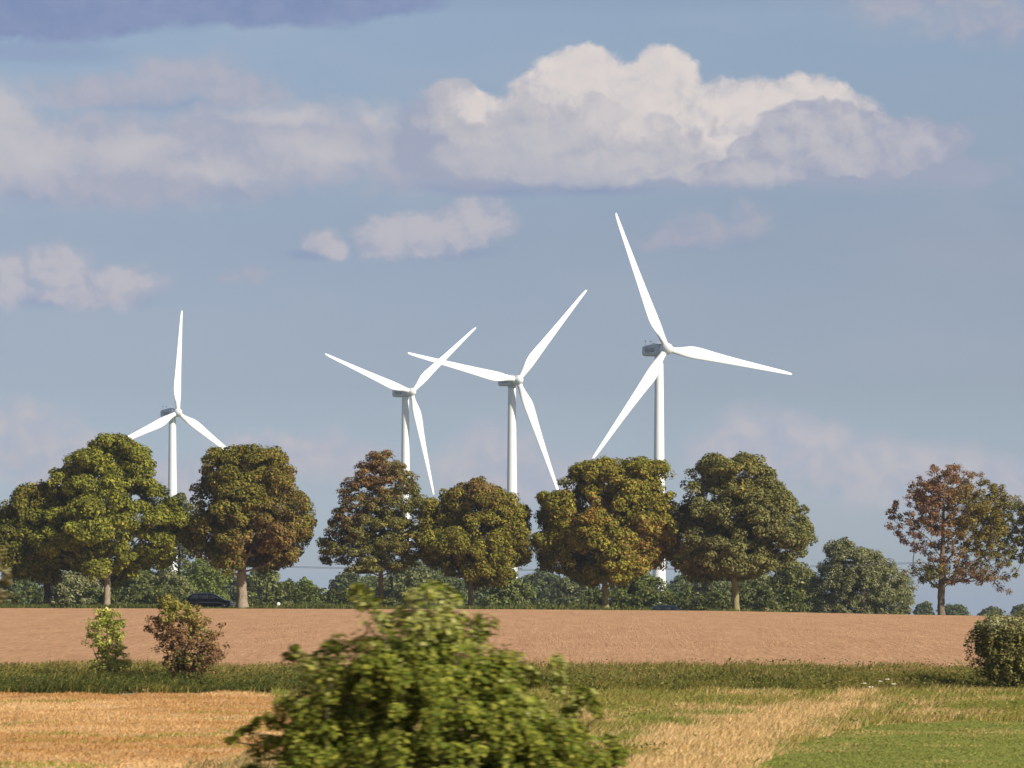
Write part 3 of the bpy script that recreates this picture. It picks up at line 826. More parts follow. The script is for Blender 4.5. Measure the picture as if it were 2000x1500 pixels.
# ---- shrubs between the fields
def shrub(name, label, Y, px, rows, n, cr, per, size, base, zones=(), stems=5, bark='bark_dark', wild=None, flat=.7, up=.5, aspect=None, tip_r=.008, min_r=.008, depth=.9, cat='shrub', inner=.1, leafm=None, rmin=None):
    bx = wx(px, Y); bz = float(gz(bx, Y))
    root = empty(name, (bx, Y, bz)); tag(root, label, cat)
    s = Y / F
    O = px_outline(rows, bx, bz, Y)
    cl = sample_crown(O, n, depth, rmin or cr * .45, inner)
    if wild:
        ex = np.array([[wx(a, Y) - bx, RNG.normal(0, .12), wz(b, Y) - bz] for a, b in wild]); cl = np.vstack([cl, ex])
    h = max(o[0] for o in O); nodes = [np.array([0, 0, -.05])]; par = [-1]
    for k in range(stems):
        a = 2 * np.pi * k / stems + RNG.uniform(-.4, .4); last = 0
        for q in range(1, 5):
            nodes.append(np.array([math.cos(a) * .09 * h * q * .55, math.sin(a) * .09 * h * q * .55, h * .12 * q])); par.append(last); last = len(nodes) - 1
    nodes_a, par_a, tips = grow(nodes, par, cl, step=.25)
    V, Q, r = branch_mesh(nodes_a, par_a, .02 * h + .01, tip_r=tip_r, min_r=min_r, k=5)
    mesh_obj('stems', V, Q, M[bark], root, smooth=True)
    zl = [((wx(a, Y) - bx), (wz(b, Y) - bz), rx * s, ry * s, cols, st) for (a, b, rx, ry, cols, st) in zones]
    LV, LQ, LC = crown_leaves(cl, cr, per, size, blobcol(base, zl), up=up, flat=flat, shell=.15)
    mesh_obj('foliage', LV, LQ, leafm or M['leaf'], root, colors=LC)
    return root


LIME = [(.49, .48, .115), (.43, .43, .095), (.55, .52, .15), (.34, .36, .07)]
shrub('young_tree', 'slender lime green young tree left of the rust brown shrub', 133, 207,
      [(1184, 204, 216), (1198, 182, 234), (1216, 167, 245), (1238, 162, 247), (1256, 172, 242), (1272, 188, 244), (1290, 184, 260), (1306, 172, 270)], 280, .16, 38, .034, LIME, [(225, 1215, 22, 22, [(.18, .21, .035)], .6)], stems=2, cat='tree', bark='bark')
RUSTS = [(.34, .19, .085), (.27, .145, .07), (.40, .25, .115), (.20, .115, .055)]
shrub('shrub', 'rust brown shrub with a greenish tip standing before the bare field', 131, 362,
      [(1168, 318, 338), (1180, 308, 372), (1196, 304, 384), (1215, 296, 418), (1235, 290, 424), (1258, 298, 436), (1280, 310, 442), (1298, 322, 430), (1312, 330, 408)], 300, .20, 46, .042, RUSTS,
      [(345, 1185, 42, 28, [(.29, .25, .055), (.23, .21, .05)], 1.5), (370, 1290, 40, 22, [(.13, .13, .035)], .7), (395, 1230, 20, 20, [(.25, .24, .06)], .6)],
      wild=[(288, 1226), (292, 1210), (432, 1222), (428, 1240), (316, 1172), (386, 1186), (440, 1262)])
OLSH = [(.20, .185, .055), (.16, .15, .045), (.25, .23, .075), (.12, .12, .035)]
shrub('shrub', 'dense olive shrub with pale upright tips at the right edge', 127, 1975,
      [(1204, 1940, 1990), (1214, 1912, 2020), (1232, 1901, 2040), (1255, 1899, 2050), (1280, 1906, 2052), (1300, 1916, 2048), (1322, 1922, 2040)], 420, .19, 60, .04, OLSH, up=.9, flat=1.3, inner=.3,
      wild=[(1905 + 9 * k + RNG.normal(0, 5), 1232 - 28 * math.sin(min(1, k / 7) * 1.57) + RNG.normal(0, 6)) for k in range(18)] + [(1893, 1250), (1896, 1275), (1902, 1295), (1908, 1312), (1890, 1262)],
      zones=[(1950, 1215, 60, 18, [(.38, .36, .18), (.31, .30, .14)], .9)])


# ---- big bush in front
def front_bush(name, label, Y, px, rows, n, cr, per, size, base, zones, wild, up=.6, stems=6):
    bx = wx(px, Y); bz = float(gz(bx, Y))
    root = empty(name, (bx, Y, bz)); tag(root, label, 'bush')
    s = Y / F
    O = px_outline(rows, bx, bz, Y)
    cl = sample_crown(O, n, .8, cr * .5, .2)
    ex = np.array([[wx(a + RNG.normal(0, 4), Y) - bx, RNG.normal(0, .08), wz(b + RNG.normal(0, 4), Y) - bz] for a, b in wild for _ in (0, 1)]); n0 = len(cl); cl = np.vstack([cl, ex])
    h = max(o[0] for o in O); nodes = [np.array([0, 0, -.05])]; par = [-1]
    for k in range(stems):
        a = 2 * np.pi * k / stems + RNG.uniform(-.4, .4); last = 0
        for q in range(1, 9):
            nodes.append(np.array([math.cos(a) * .035 * h * q * .6, math.sin(a) * .035 * h * q * .6, h * .08 * q])); par.append(last); last = len(nodes) - 1
    nodes_a, par_a, tips = grow(nodes, par, cl, step=.15, up=up)
    V, Q, r = branch_mesh(nodes_a, par_a, .05, tip_r=.004, min_r=.004, k=5)
    mesh_obj('stems', V, Q, M['bark'], root, smooth=True)
    # leaves: along sprigs in every clump, each leaf six verts folded along the midrib
    zl = [((wx(a, Y) - bx), (wz(b, Y) - bz), rx * s, ry * s, cols, st) for (a, b, rx, ry, cols, st) in zones]
    fn = blobcol(base, zl)
    m = len(cl); crr = np.where(np.arange(m) < n0, cr, cr * .5) * RNG.uniform(.6, 1.35, m); k = np.maximum(8, (per * RNG.uniform(.7, 1.3, m) * np.where(np.arange(m) < n0, 1, .3)).astype(int)); ci = np.repeat(np.arange(m), k); q = len(ci)
    d = RNG.normal(size=(q, 3)); d[:, 2] = d[:, 2] * .8 + .25; d /= np.linalg.norm(d, axis=1, keepdims=True)
    P = cl[ci] + d * (crr[ci] * RNG.uniform(.1, 1.1, q) ** .45)[:, None]
    outw = P.copy(); outw[:, 2] = 0; outw /= (np.linalg.norm(outw, axis=1, keepdims=True) + .2)
    nr = np.array([0, 0, .75]) + outw * .5 + d * .6 + RNG.normal(0, .45, (q, 3)); nr /= np.linalg.norm(nr, axis=1, keepdims=True)
    ax = outw + d * .6 + RNG.normal(0, .5, (q, 3)); ax -= nr * (ax * nr).sum(1, keepdims=True); ax /= np.linalg.norm(ax, axis=1, keepdims=True)
    sd = np.cross(nr, ax); S = (size * np.exp(RNG.normal(0, .32, q)))[:, None]
    w = .32
    V = np.stack([P - ax * S * .5, P - ax * S * .1 + sd * S * w + nr * S * .1, P + ax * S * .25 + sd * S * w * .75 + nr * S * .06, P + ax * S * .55 - nr * S * .08,
                  P + ax * S * .25 - sd * S * w * .75 + nr * S * .06, P - ax * S * .1 - sd * S * w + nr * S * .1], 1).reshape(-1, 3)
    i = np.arange(q) * 6
    Qd = np.concatenate([np.stack([i, i + 1, i + 2, i + 3], -1), np.stack([i, i + 3, i + 4, i + 5], -1)])
    c = fn(P) * (RNG.uniform(.85, 1.15, m)[ci] * RNG.uniform(.75, 1.25, q))[:, None]
    mesh_obj('foliage', V, Qd, M['leaf'], root, colors=np.repeat(c, 6, 0))
    return root


BUSH = [(.20, .215, .028), (.15, .18, .024), (.28, .275, .045), (.105, .14, .02)]
BUSHT = [(.33, .33, .10), (.29, .295, .08), (.36, .35, .12)]
front_bush('front_bush', 'big leafy green bush with pale shoots in the centre front', 30., 835,
           [(1166, 814, 834), (1178, 792, 858), (1194, 758, 876), (1210, 728, 894), (1240, 702, 922), (1268, 680, 956), (1296, 640, 990), (1324, 596, 1030), (1352, 566, 1070), (1382, 550, 1108),
            (1410, 530, 1150), (1440, 508, 1182), (1470, 496, 1200), (1500, 488, 1216), (1600, 450, 1230), (1800, 470, 1240), (1980, 560, 1120)],
           1900, .115, 105, .039, BUSH, [(820, 1190, 130, 60, BUSHT, .75), (1080, 1330, 70, 60, BUSHT, .6), (600, 1310, 60, 40, BUSHT, .5), (700, 1240, 40, 40, [(.12, .075, .03)], .35)],
           [(700, 1150), (704, 1165), (712, 1180), (690, 1148), (722, 1160), (735, 1172), (846, 1146), (838, 1156), (802, 1160), (858, 1154), (882, 1158), (890, 1172), (876, 1168), (575, 1268), (585, 1280), (560, 1290), (596, 1292), (610, 1286), (640, 1262), (636, 1278),
            (900, 1215), (925, 1212), (935, 1225), (1088, 1288), (1092, 1304), (1086, 1320), (1098, 1334), (1092, 1350), (1030, 1300), (1036, 1316), (1044, 1330), (1130, 1356), (1148, 1360), (1160, 1380), (1170, 1400), (470, 1432), (484, 1422), (500, 1412), (520, 1402), (455, 1448), (1200, 1462), (1190, 1445), (1212, 1478), (1222, 1484)])
front_bush('edge_bush', 'pale leafed bush poking in at the left edge', 36., -95,
           [(1030, -120, -70), (1060, -150, -30), (1100, -160, -20), (1150, -160, -20), (1200, -170, -30), (1260, -180, -16), (1340, -190, -30), (1500, -200, -30), (1850, -170, -30)],
           200, .10, 50, .05, [(.22, .20, .09), (.17, .15, .06), (.26, .24, .13), (.13, .10, .05)], [],
           [(-2, 1075), (0, 1090), (-2, 1110), (4, 1118), (5, 1140), (2, 1160), (6, 1166), (-6, 1176)], stems=4, up=.05)


# white umbels at the meadow edge
um_mat = plain('umbel_white', (.75, .74, .62), rough=.8)
st_mat = plain('umbel_stem', (.12, .16, .04), rough=.8)
for k, (px, py, r) in enumerate([(1687, 1336, .075), (1701, 1343, .075), (1719, 1332, .055), (1733, 1328, .06), (1745, 1337, .065)]):
    Y = 122.5 + .25 * k
    x = wx(px, Y); g = float(gz(x, Y)); z = wz(py, Y)
    root = empty('umbel_flower', (x, Y, g))
    tag(root, ['white umbel flower at the left end of the small flower group', 'lowest white umbel flower of the small group', 'smallest white umbel flower in the middle of the group',
               'highest white umbel flower of the small group', 'white umbel flower at the right end of the small flower group'][k], 'flower', 'white umbels in the meadow grass')
    MB().tube([(0, 0, -.02), (.01, 0, (z - g) * .5), (0, 0, z - g)], [.008, .006, .005], 6).build('stem', st_mat, root, True)
    mb = MB()
    for j in range(14):
        a = RNG.uniform(0, 6.28); q = r * math.sqrt(RNG.random()); c = np.array([q * math.cos(a), q * math.sin(a), z - g + .012 + .02 * RNG.random()])
        t = np.linspace(0, 2 * np.pi, 6, endpoint=False); rr = r * .32
        mb.loft([np.stack([c[0] + rr * .6 * np.cos(t), c[1] + rr * .6 * np.sin(t), np.full(6, c[2] - .012)], -1), np.stack([c[0] + rr * np.cos(t), c[1] + rr * np.sin(t), np.full(6, c[2])], -1),
                 np.stack([c[0] + rr * .5 * np.cos(t), c[1] + rr * .5 * np.sin(t), np.full(6, c[2] + .014)], -1)])
    mb.build('flower_head', um_mat, root)


# ------------------------------------------------------------------ wind turbines
def rrect(cx, y, cz, w, h, r, k=5):
    pts = []
    for (sx, sz, a0) in ((1, 1, 0), (-1, 1, 90), (-1, -1, 180), (1, -1, 270)):
        for j in range(k):
            a = math.radians(a0 + 90 * j / (k - 1))
            pts.append((cx + sx * (w / 2 - r) + r * math.cos(a), y, cz + sz * (h / 2 - r) + r * math.sin(a)))
    return pts


R_ROT = 45.0
HUBY = -4.9          # rotor centre ahead of the tower axis


def blade_mesh(parent):
    mb = MB(); rings = []
    st = [(1.0, 2.0, 2.0, .5), (2.6, 2.0, 1.95, .5), (4.5, 2.45, 1.6, .46), (6.5, 3.2, 1.15, .40), (8.5, 3.75, .9, .36), (10.5, 3.85, .78, .34), (13, 3.6, .68, .33), (17, 3.1, .55, .33),
          (22, 2.6, .44, .33), (28, 2.1, .34, .33), (34, 1.65, .25, .33), (39, 1.3, .18, .33), (42.5, 1.02, .13, .34), (44.2, .75, .09, .38), (44.8, .45, .06, .45), (45, .15, .03, .5)]
    k = 16
    for (r, c, th, le) in st:
        tw = math.radians(13 * max(0, 1 - r / 30) ** 1.5)
        ring = []
        for j in range(k):
            a = 2 * math.pi * j / k
            x = math.cos(a) * c / 2; y = math.sin(a) * th / 2
            if r > 5:
                t = (x + c / 2) / c       # 0 at trailing, 1 at leading edge (+X is clockwise seen from the front)
                y = y * (.35 + .9 * t)
            x = x + c / 2 - c * (1 - le)    # pitch axis
            ring.append((x * math.cos(tw) - y * math.sin(tw), x * math.sin(tw) + y * math.cos(tw) - .0004 * r * r, r))
        rings.append(ring)
    mb.loft(rings)
    return mb.build('blade', M['white'], parent, smooth=True)


TURB = [  # hub px, py, Y, yaw, spin, label
    (347, 806, 1555, .576, .085, 'small far wind turbine standing alone at the left with one blade straight up'),
    (803.5, 766, 1535, .579, .860, 'second wind turbine from the left, its blade crossing the next rotor'),
    (1011.8, 742.5, 1297, .47, .712, 'third wind turbine from the left between the brownish and golden trees'),
    (1302, 681.5, 1115, .46, -.372, 'largest nearest wind turbine at the right with the highest blade tip'),
]
first = None
for ti, (hx, hy, Y, yaw, spin, label) in enumerate(TURB):
    H = np.array([wx(hx, Y), Y, wz(hy, Y)])
    ax = np.array([math.sin(yaw), -math.cos(yaw), 0])
    T0 = H - ax * (-HUBY); bx, by = T0[0], T0[1]
    g = float(gz(bx, by)); hz = H[2] - g
    if ti == 0:
        root = empty('wind_turbine', (bx, by, g), yaw)
        # tower, unit height scaled per turbine
        mb = MB(); n = 40; a = np.linspace(0, 2 * np.pi, n, endpoint=False)
        zs = [0, .002, .25, .252, .5, .502, .75, .752, 1.0]; rb, rt = 2.15, 1.28
        rings = []
        for z in zs:
            r = rb + (rt - rb) * z
            rings.append(np.stack([r * np.cos(a), r * np.sin(a), np.full(n, z)], -1))
        mb.loft(rings); tower = mb.build('tower', M['white'], root, True)
        # nacelle (origin at hub height on the tower axis)
        mb = MB()
        sec = [(8.6, .35, 2.5, 2.3, .5), (8.4, .2, 3.0, 2.7, .6), (7.6, .1, 3.3, 3.2, .6), (3, .1, 3.5, 3.7, .6), (-1.5, .1, 3.5, 3.8, .6), (-2.6, .05, 3.3, 3.5, .8), (-3.1, .0, 2.8, 2.9, 1.0)]
        mb.loft([rrect(0, y, z, w, h, r) for (y, z, w, h, r) in sec])
        mb.tube([(0, 0, -2.6), (0, 0, -1.7)], [1.45, 1.45], 24)
        nac = mb.build('nacelle', M['nacelle'], root)
        mb = MB(); mb.box((0, 1.0, 2.0), (2.2, 3.0, .35)); mb.build('roof_hatch', M['nacelle'], nac)
        for sx in (-.9, .9):
            mb = MB(); mb.tube([(sx, 7.2, 1.6), (sx, 7.2, 3.2)], [.05, .05], 6)
            mb.box((sx, 7.2, 3.25), (.55, .12, .3)); mb.build('wind_vane', M['darkmetal'], nac)
        # lettering on both flanks
        for sx in (-1, 1):
            cu = bpy.data.curves.new('lettering', 'FONT'); cu.body = 'Vestas'; cu.size = 2.35; cu.shear = .25; cu.extrude = .01; cu.offset = .03; cu.align_x = 'CENTER'; cu.align_y = 'CENTER'
            cu.resolution_u = 2
            to = bpy.data.objects.new('lettering', cu); COL.objects.link(to)
            dg = bpy.context.evaluated_depsgraph_get(); me = bpy.data.meshes.new_from_object(to.evaluated_get(dg))
            bpy.data.objects.remove(to)
            me.materials.clear(); me.materials.append(M['navy'])
            lo = bpy.data.objects.new('lettering', me); COL.objects.link(lo); lo.parent = nac
            lo.matrix_local = Matrix.Translation((sx * 1.772, 3.1, .15)) @ Matrix.Rotation(math.radians(90 * sx), 4, 'Z') @ Matrix.Rotation(math.radians(90), 4, 'X') @ Matrix.Scale(1.05, 4)
        # hub / spinner
        mb = MB(); n = 28; a = np.linspace(0, 2 * np.pi, n, endpoint=False)
        prof = [(1.75, 1.35), (1.6, 1.62), (.9, 1.8), (0, 1.85), (-.9, 1.72), (-1.7, 1.35), (-2.2, .9), (-2.5, .4), (-2.58, .08)]
        mb.loft([np.stack([r * np.cos(a), np.full(n, y), r * np.sin(a)], -1) for y, r in prof])
        hub = mb.build('hub', M['white'], root, True)
        blade_o = [blade_mesh(root)]
        for k in (1, 2):
            b = blade_o[0].copy(); COL.objects.link(b); b.parent = root; blade_o.append(b)
        parts = dict(tower=tower, nacelle=nac, hub=hub, blades=blade_o)
        first = (root, parts)
    else:
        r0, p0 = first
        root = r0.copy(); COL.objects.link(root); root.location = (bx, by, g); root.rotation_euler = (0, 0, yaw)
        parts = {}
        for key in ('tower', 'nacelle', 'hub'):
            c = p0[key].copy(); COL.objects.link(c); c.parent = root; parts[key] = c
            for ch in p0[key].children:
                d = ch.copy(); COL.objects.link(d); d.parent = c
        bl = []
        for b0 in p0['blades']:
            b = b0.copy(); COL.objects.link(b); b.parent = root; bl.append(b)
        parts['blades'] = bl
    tag(root, label, 'wind turbine', 'white three bladed wind turbines')
    tw_ = (1.2, 1.2, 1.1, 1.03)[ti]
    parts['tower'].scale = (tw_, tw_, hz - 1.9)
    parts['nacelle'].location = (0, 0, hz)
    tilt = Matrix.Rotation(math.radians(-5), 4, 'X')
    parts['hub'].matrix_local = Matrix.Translation((0, HUBY, hz)) @ tilt
    for k, b in enumerate(parts['blades']):
        b.matrix_local = Matrix.Translation((0, HUBY, hz)) @ tilt @ Matrix.Rotation(spin + k * 2 * math.pi / 3, 4, 'Y')


# ------------------------------------------------------------------ cars
def make_car(paint, label, loc):
    root = empty('parked_car' if False else 'car', loc); tag(root, label, 'car')
    body = MB()
    # stations along x: (x, z bottom, z belt, half width bottom, half width belt)
    st = [(-2.32, .48, .78, .66, .70), (-2.26, .34, .92, .80, .80), (-1.9, .26, .98, .88, .86), (-1.0, .22, .97, .90, .88), (0, .22, .95, .90, .88), (.9, .22, .93, .90, .88), (1.35, .24, .90, .90, .84), (1.9, .27, .80, .87, .76), (2.18, .33, .70, .78, .66), (2.30, .42, .60, .62, .56)]
    rings = []
    for (x, zb, zt, wb, wt) in st:
        m = zb + (zt - zb) * .55
        rings.append([(x, -wb * .86, zb), (x, -wb, zb + .10), (x, -max(wb, wt) * 1.01, m), (x, -wt, zt - .05), (x, -wt * .9, zt), (x, 0, zt + .03), (x, wt * .9, zt), (x, wt, zt - .05), (x, max(wb, wt) * 1.01, m), (x, wb, zb + .10), (x, wb * .86, zb), (x, 0, zb)])
    body.loft(rings)
    # cabin
    cb = [(-2.22, .94, 1.0, .80, .76), (-2.02, .94, 1.34, .80, .68), (-1.7, .94, 1.47, .81, .66), (-.9, .94, 1.53, .81, .65), (0, .93, 1.52, .81, .65), (.35, .92, 1.46, .80, .65), (.8, .90, 1.24, .79, .68), (1.38, .88, .92, .76, .72)]
    rings = []
    for (x, z0, z1, w0, w1) in cb:
        e = min(.07, (z1 - z0) * .4)
        rings.append([(x, -w0, z0), (x, -w1, z1 - e), (x, -w1 * .86, z1), (x, 0, z1 + .02), (x, w1 * .86, z1), (x, w1, z1 - e), (x, w0, z0)])
    body.loft(rings)
    for sx in (-1.9, 1.9):       # roof rails stay with the body
        pass
    body.build('body', paint, root, True)
    glass = CARM['glass']
    def side(y):
        sg = 1 if y > 0 else -1
        for (xa, xb, xc, xd) in ((-1.95, -1.15, -1.15, -1.78), (-1.07, -.15, -.15, -1.07), (-.07, 1.0, .42, -.07)):
            zb, zt = 1.0, 1.40
            yb, yt = sg * .803, sg * .694
            mb = MB(); V = [(xa, yb, zb), (xb, yb, zb), (xc, yt, zt if xc < .3 else 1.36), (xd, yt, zt)]
            V2 = [(p[0], p[1] + sg * .012, p[2]) for p in V]
            mb.loft([V, V2]); mb.build('window', glass, root)
    side(-1); side(1)
    def pane(name, V, off):
        V2 = [tuple(np.array(p) + off) for p in V]; MB().loft([V, V2]).build(name, glass, root)
    pane('windshield', [(1.28, -.66, .955), (1.28, .66, .955), (.46, .56, 1.43), (.46, -.56, 1.43)], np.array((.012, 0, .03)))
    pane('rear_window', [(-2.205, -.62, 1.03), (-2.205, .62, 1.03), (-2.06, .56, 1.33), (-2.06, -.56, 1.33)], np.array((-.03, 0, .012)))
    for x in (-1.42, 1.45):
        for sg in (-1, 1):
            w = MB(); a = np.linspace(0, 2 * np.pi, 28, endpoint=False); y0 = sg * .70
            prof = [(0, .22), (0, .30), (.02, .325), (.18, .325), (.21, .30), (.21, .22)]
            w.loft([np.stack([x + r * np.cos(a), np.full(28, y0 + sg * d), .325 + r * np.sin(a)], -1) for d, r in prof])
            wo = w.build('wheel', CARM['tyre'], root, True)
            rm = MB(); rm.loft([np.stack([x + r * np.cos(a), np.full(28, y0 + sg * d), .325 + r * np.sin(a)], -1) for d, r in [(.19, .225), (.215, .21), (.20, .16), (.215, .05)]])
            rm.build('rim', CARM['rim'], wo, True)
    for sg in (-1, 1):
        mb = MB(); mb.loft([[(2.0, sg * .80, .60), (2.22, sg * .64, .56), (2.20, sg * .62, .70), (1.98, sg * .76, .755)], [(2.02, sg * .83, .60), (2.27, sg * .66, .56), (2.25, sg * .64, .705), (2.0, sg * .79, .765)]])
        mb.build('headlight', CARM['lamp'], root)
        mb = MB(); mb.box((-2.26, sg * .70, .98), (.10, .18, .34)); mb.build('taillight', CARM['red'], root)
        mb = MB(); mb.loft([rrect(.62, sg * .92, 1.0, .22, .15, .05), rrect(.62, sg * 1.06, 1.0, .18, .13, .05)]); mb.build('side_mirror', paint, root)
        mb = MB(); mb.tube([(-1.8, sg * .58, 1.51), (-1.6, sg * .58, 1.56), (0, sg * .58, 1.575), (.2, sg * .58, 1.53)], [.02, .02, .02, .02], 6); mb.build('roof_rail', CARM['rim'], root)
    mb = MB(); mb.loft([rrect(0, 0, 0, 1.5, .22, .08)]) if False else None
    fb = MB(); fb.loft([[(2.02, -.90, .30), (2.24, -.84, .30), (2.38, -.55, .32), (2.38, .55, .32), (2.24, .84, .30), (2.02, .90, .30), (2.1, .5, .34), (2.1, -.5, .34)], [(2.02, -.90, .54), (2.24, -.83, .55), (2.36, -.55, .56), (2.36, .55, .56), (2.24, .83, .55), (2.02, .90, .54), (2.1, .5, .54), (2.1, -.5, .54)]]); fb.build('front_bumper', CARM['bumper'], root)
    return root


CARM = dict(glass=plain('car_glass', (.22, .25, .28), rough=.08, spec=.8), tyre=plain('tyre_rubber', (.03, .03, .03), rough=.8), rim=plain('alloy_rim', (.55, .55, .57), rough=.3, metal=.8),
            lamp=plain('headlight_glass', (.85, .86, .88), rough=.1, spec=.8), red=plain('taillight_red', (.35, .03, .02), rough=.25), bumper=plain('bumper_sun_glint', (.70, .71, .74), rough=.3))  # pale bumper colour stands in for sun glinting off the car front
black = plain('black_car_paint', (.012, .013, .018), rough=.22, spec=.5, coat=.6)
bluegrey = plain('blue_grey_car_paint', (.16, .20, .25), rough=.3, spec=.5, coat=.5)
YC = 356.2
x = wx(411, YC); make_car(black, 'black estate car driving right behind the rust brown shrub', (x, YC, float(gz(x, YC)) + .004))
x = wx(1312, YC + 2.5); make_car(bluegrey, 'blue grey car hidden by the field edge except its roof', (x, YC + 2.5, wz(1182.2, YC + 2.5) - 1.57))

# round white marker on a short post
Ym = 345.6; xm = wx(544, Ym); gm = float(gz(xm, Ym))
rt_ = tag(empty('marker_post', (xm, Ym, gm)), 'small round white marker on a short post right of the thick pale trunk', 'marker')
MB().tube([(-.1, .03, -.1), (-.1, .03, wz(1180, Ym) - gm)], [.035, .03], 8).build('post', plain('post_grey', (.45, .44, .42), rough=.6), rt_)
zc = wz(1179.5, Ym) - gm
a = np.linspace(0, 2 * np.pi, 24, endpoint=False)
MB().loft([np.stack([.16 * np.cos(a) * q, np.full(24, y), zc + .16 * np.sin(a) * q], -1) for y, q in ((-.02, .93), (-.01, 1), (.01, 1), (.02, .93))]).build('disc', plain('marker_white', (.82, .82, .70), rough=.4), rt_)

# overhead cables
cab = plain('cable_black', (.05, .055, .06), rough=.7)
YL = 405.
cx = np.linspace(-700, 2700, 80)
for k, (dy, lab) in enumerate([(0, 'upper overhead cable running behind the trees'), (1.7, 'lower overhead cable running just under the other one')]):
    sag = 1112 - 62 * ((cx - 1050) / 1700) ** 2 * 1.15 + dy * (1 + .2 * np.sin(cx / 900))
    pts = np.stack([wx(cx, YL), np.full(80, YL + k * .8), wz(sag, YL)], -1)
    o = MB().tube(pts, np.full(80, .02), 6).build('overhead_cable', cab); tag(o, lab, 'cable', 'overhead cables')
pm = bark_mat('pole_wood', (.08, .065, .05), (.18, .15, .12))
for px in (-700, 2700):       # the poles carrying them, beyond both sides of the frame
    x = wx(px, YL); g = float(gz(x, YL)); z = wz(1112 - 62 * ((px - 1050) / 1700) ** 2 * 1.15, YL) - g
    r_ = tag(empty('cable_pole', (x, YL + .4, g)), 'wooden pole carrying the overhead cables beyond the %s of the field' % ('left' if px < 0 else 'right'), 'pole')
    MB().tube([(0, 0, -.3), (0, 0, z + .4)], [.16, .11], 12).build('shaft', pm, r_, True)
    MB().box((0, 0, z - .1), (.14, 2.0, .14)).build('crossarm', pm, r_)

# ------------------------------------------------------------------ sky and light
SUN_EL, SUN_AZ = math.radians(31), math.radians(130)     # azimuth clockwise from the view direction (+Y)
sd = Vector((math.sin(SUN_AZ) * math.cos(SUN_EL), math.cos(SUN_AZ) * math.cos(SUN_EL), math.sin(SUN_EL)))
sun = bpy.data.lights.new('sun', 'SUN'); sun.energy = 4.9; sun.angle = math.radians(.5); sun.color = (1., .93, .82)
so = bpy.data.objects.new('sun', sun); COL.objects.link(so); so.rotation_euler = sd.to_track_quat('Z', 'Y').to_euler()

W = bpy.data.worlds.new('World'); SC.world = W; W.use_nodes = True
nt = W.node_tree; nt.nodes.clear(); L = nt.links
SKY_S = .10
out = N(nt, 'ShaderNodeOutputWorld'); bg = N(nt, 'ShaderNodeBackground'); bg.inputs['Strength'].default_value = SKY_S
sky = N(nt, 'ShaderNodeTexSky', sky_type='NISHITA', sun_disc=False, sun_elevation=SUN_EL, sun_rotation=SUN_AZ, air_density=1.0, dust_density=1.0, ozone_density=1.2, altitude=50)


def mth(op, a, b=None, c=None, clamp=False):
    n = N(nt, 'ShaderNodeMath', operation=op); n.use_clamp = clamp
    for i, v in enumerate((a, b, c)):
        if v is None: continue
        if isinstance(v, (int, float)): n.inputs[i].default_value = v
        else: L.new(v, n.inputs[i])
    return n.outputs[0]


def vec(op, a, b=None):
    n = N(nt, 'ShaderNodeVectorMath', operation=op)
    for i, v in enumerate((a, b)):
        if v is None: continue
        if isinstance(v, tuple): n.inputs[i].default_value = v
        else: L.new(v, n.inputs[i])
    return n.outputs['Value'] if op in ('LENGTH', 'DOT_PRODUCT') else n.outputs['Vector']


def sstep(x, a, b, lo=0., hi=1.):
    n = N(nt, 'ShaderNodeMapRange', interpolation_type='SMOOTHSTEP'); L.new(x, n.inputs['Value'])
    n.inputs['From Min'].default_value = a; n.inputs['From Max'].default_value = b; n.inputs['To Min'].default_value = lo; n.inputs['To Max'].default_value = hi
    return n.outputs[0]


def noise(v, scale, detail=6, rough=.55, dist=0.):
    n = N(nt, 'ShaderNodeTexNoise'); L.new(v, n.inputs['Vector']); n.inputs['Scale'].default_value = scale; n.inputs['Detail'].default_value = detail
    n.inputs['Roughness'].default_value = rough; n.inputs['Distortion'].default_value = dist
    return n


def mixrgb(fac, a, b):
    n = N(nt, 'ShaderNodeMix', data_type='RGBA')
    for k, v in (('Factor', fac), ('A', a), ('B', b)):
        if isinstance(v, tuple): n.inputs[k].default_value = (*v, 1)
        elif isinstance(v, (int, float)): n.inputs[k].default_value = v
        else: L.new(v, n.inputs[k])
    return n.outputs['Result']


tc = N(nt, 'ShaderNodeTexCoord'); sep = N(nt, 'ShaderNodeSeparateXYZ'); L.new(tc.outputs['Generated'], sep.inputs[0])
skv = N(nt, 'ShaderNodeCombineXYZ'); L.new(sep.outputs[0], skv.inputs[0]); L.new(sep.outputs[1], skv.inputs[1]); L.new(mth('MAXIMUM', sep.outputs[2], .002), skv.inputs[2]); L.new(skv.outputs[0], sky.inputs[0])
az = mth('ARCTAN2', sep.outputs[0], sep.outputs[1]); el = mth('ARCSINE', sep.outputs[2])
# sky direction in units of 1/70 rad: u to the right of the view direction, v above the horizon
U = mth('MULTIPLY', az, 70.); Vv = mth('MULTIPLY', el, 70.)
comb = N(nt, 'ShaderNodeCombineXYZ'); L.new(U, comb.inputs[0]); L.new(Vv, comb.inputs[1])
P0 = comb.outputs[0]
wn = noise(P0, .55, 5, .55); wv = vec('SUBTRACT', wn.outputs['Color'], (.5, .5, .5)); 
wsc = N(nt, 'ShaderNodeVectorMath', operation='SCALE'); L.new(wv, wsc.inputs[0]); wsc.inputs['Scale'].default_value = .85
PW = vec('MULTIPLY', wsc.outputs[0], (1, 1, 0)); PW = vec('ADD', P0, PW)
wn2 = noise(P0, 2.2, 4, .6); wv2 = vec('MULTIPLY', vec('SUBTRACT', wn2.outputs['Color'], (.5, .5, .5)), (.28, .28, 0))
PW = vec('ADD', PW, wv2)


def uv(px, py): return ((px - 1000) / 100., (1200 - py) / 100.)


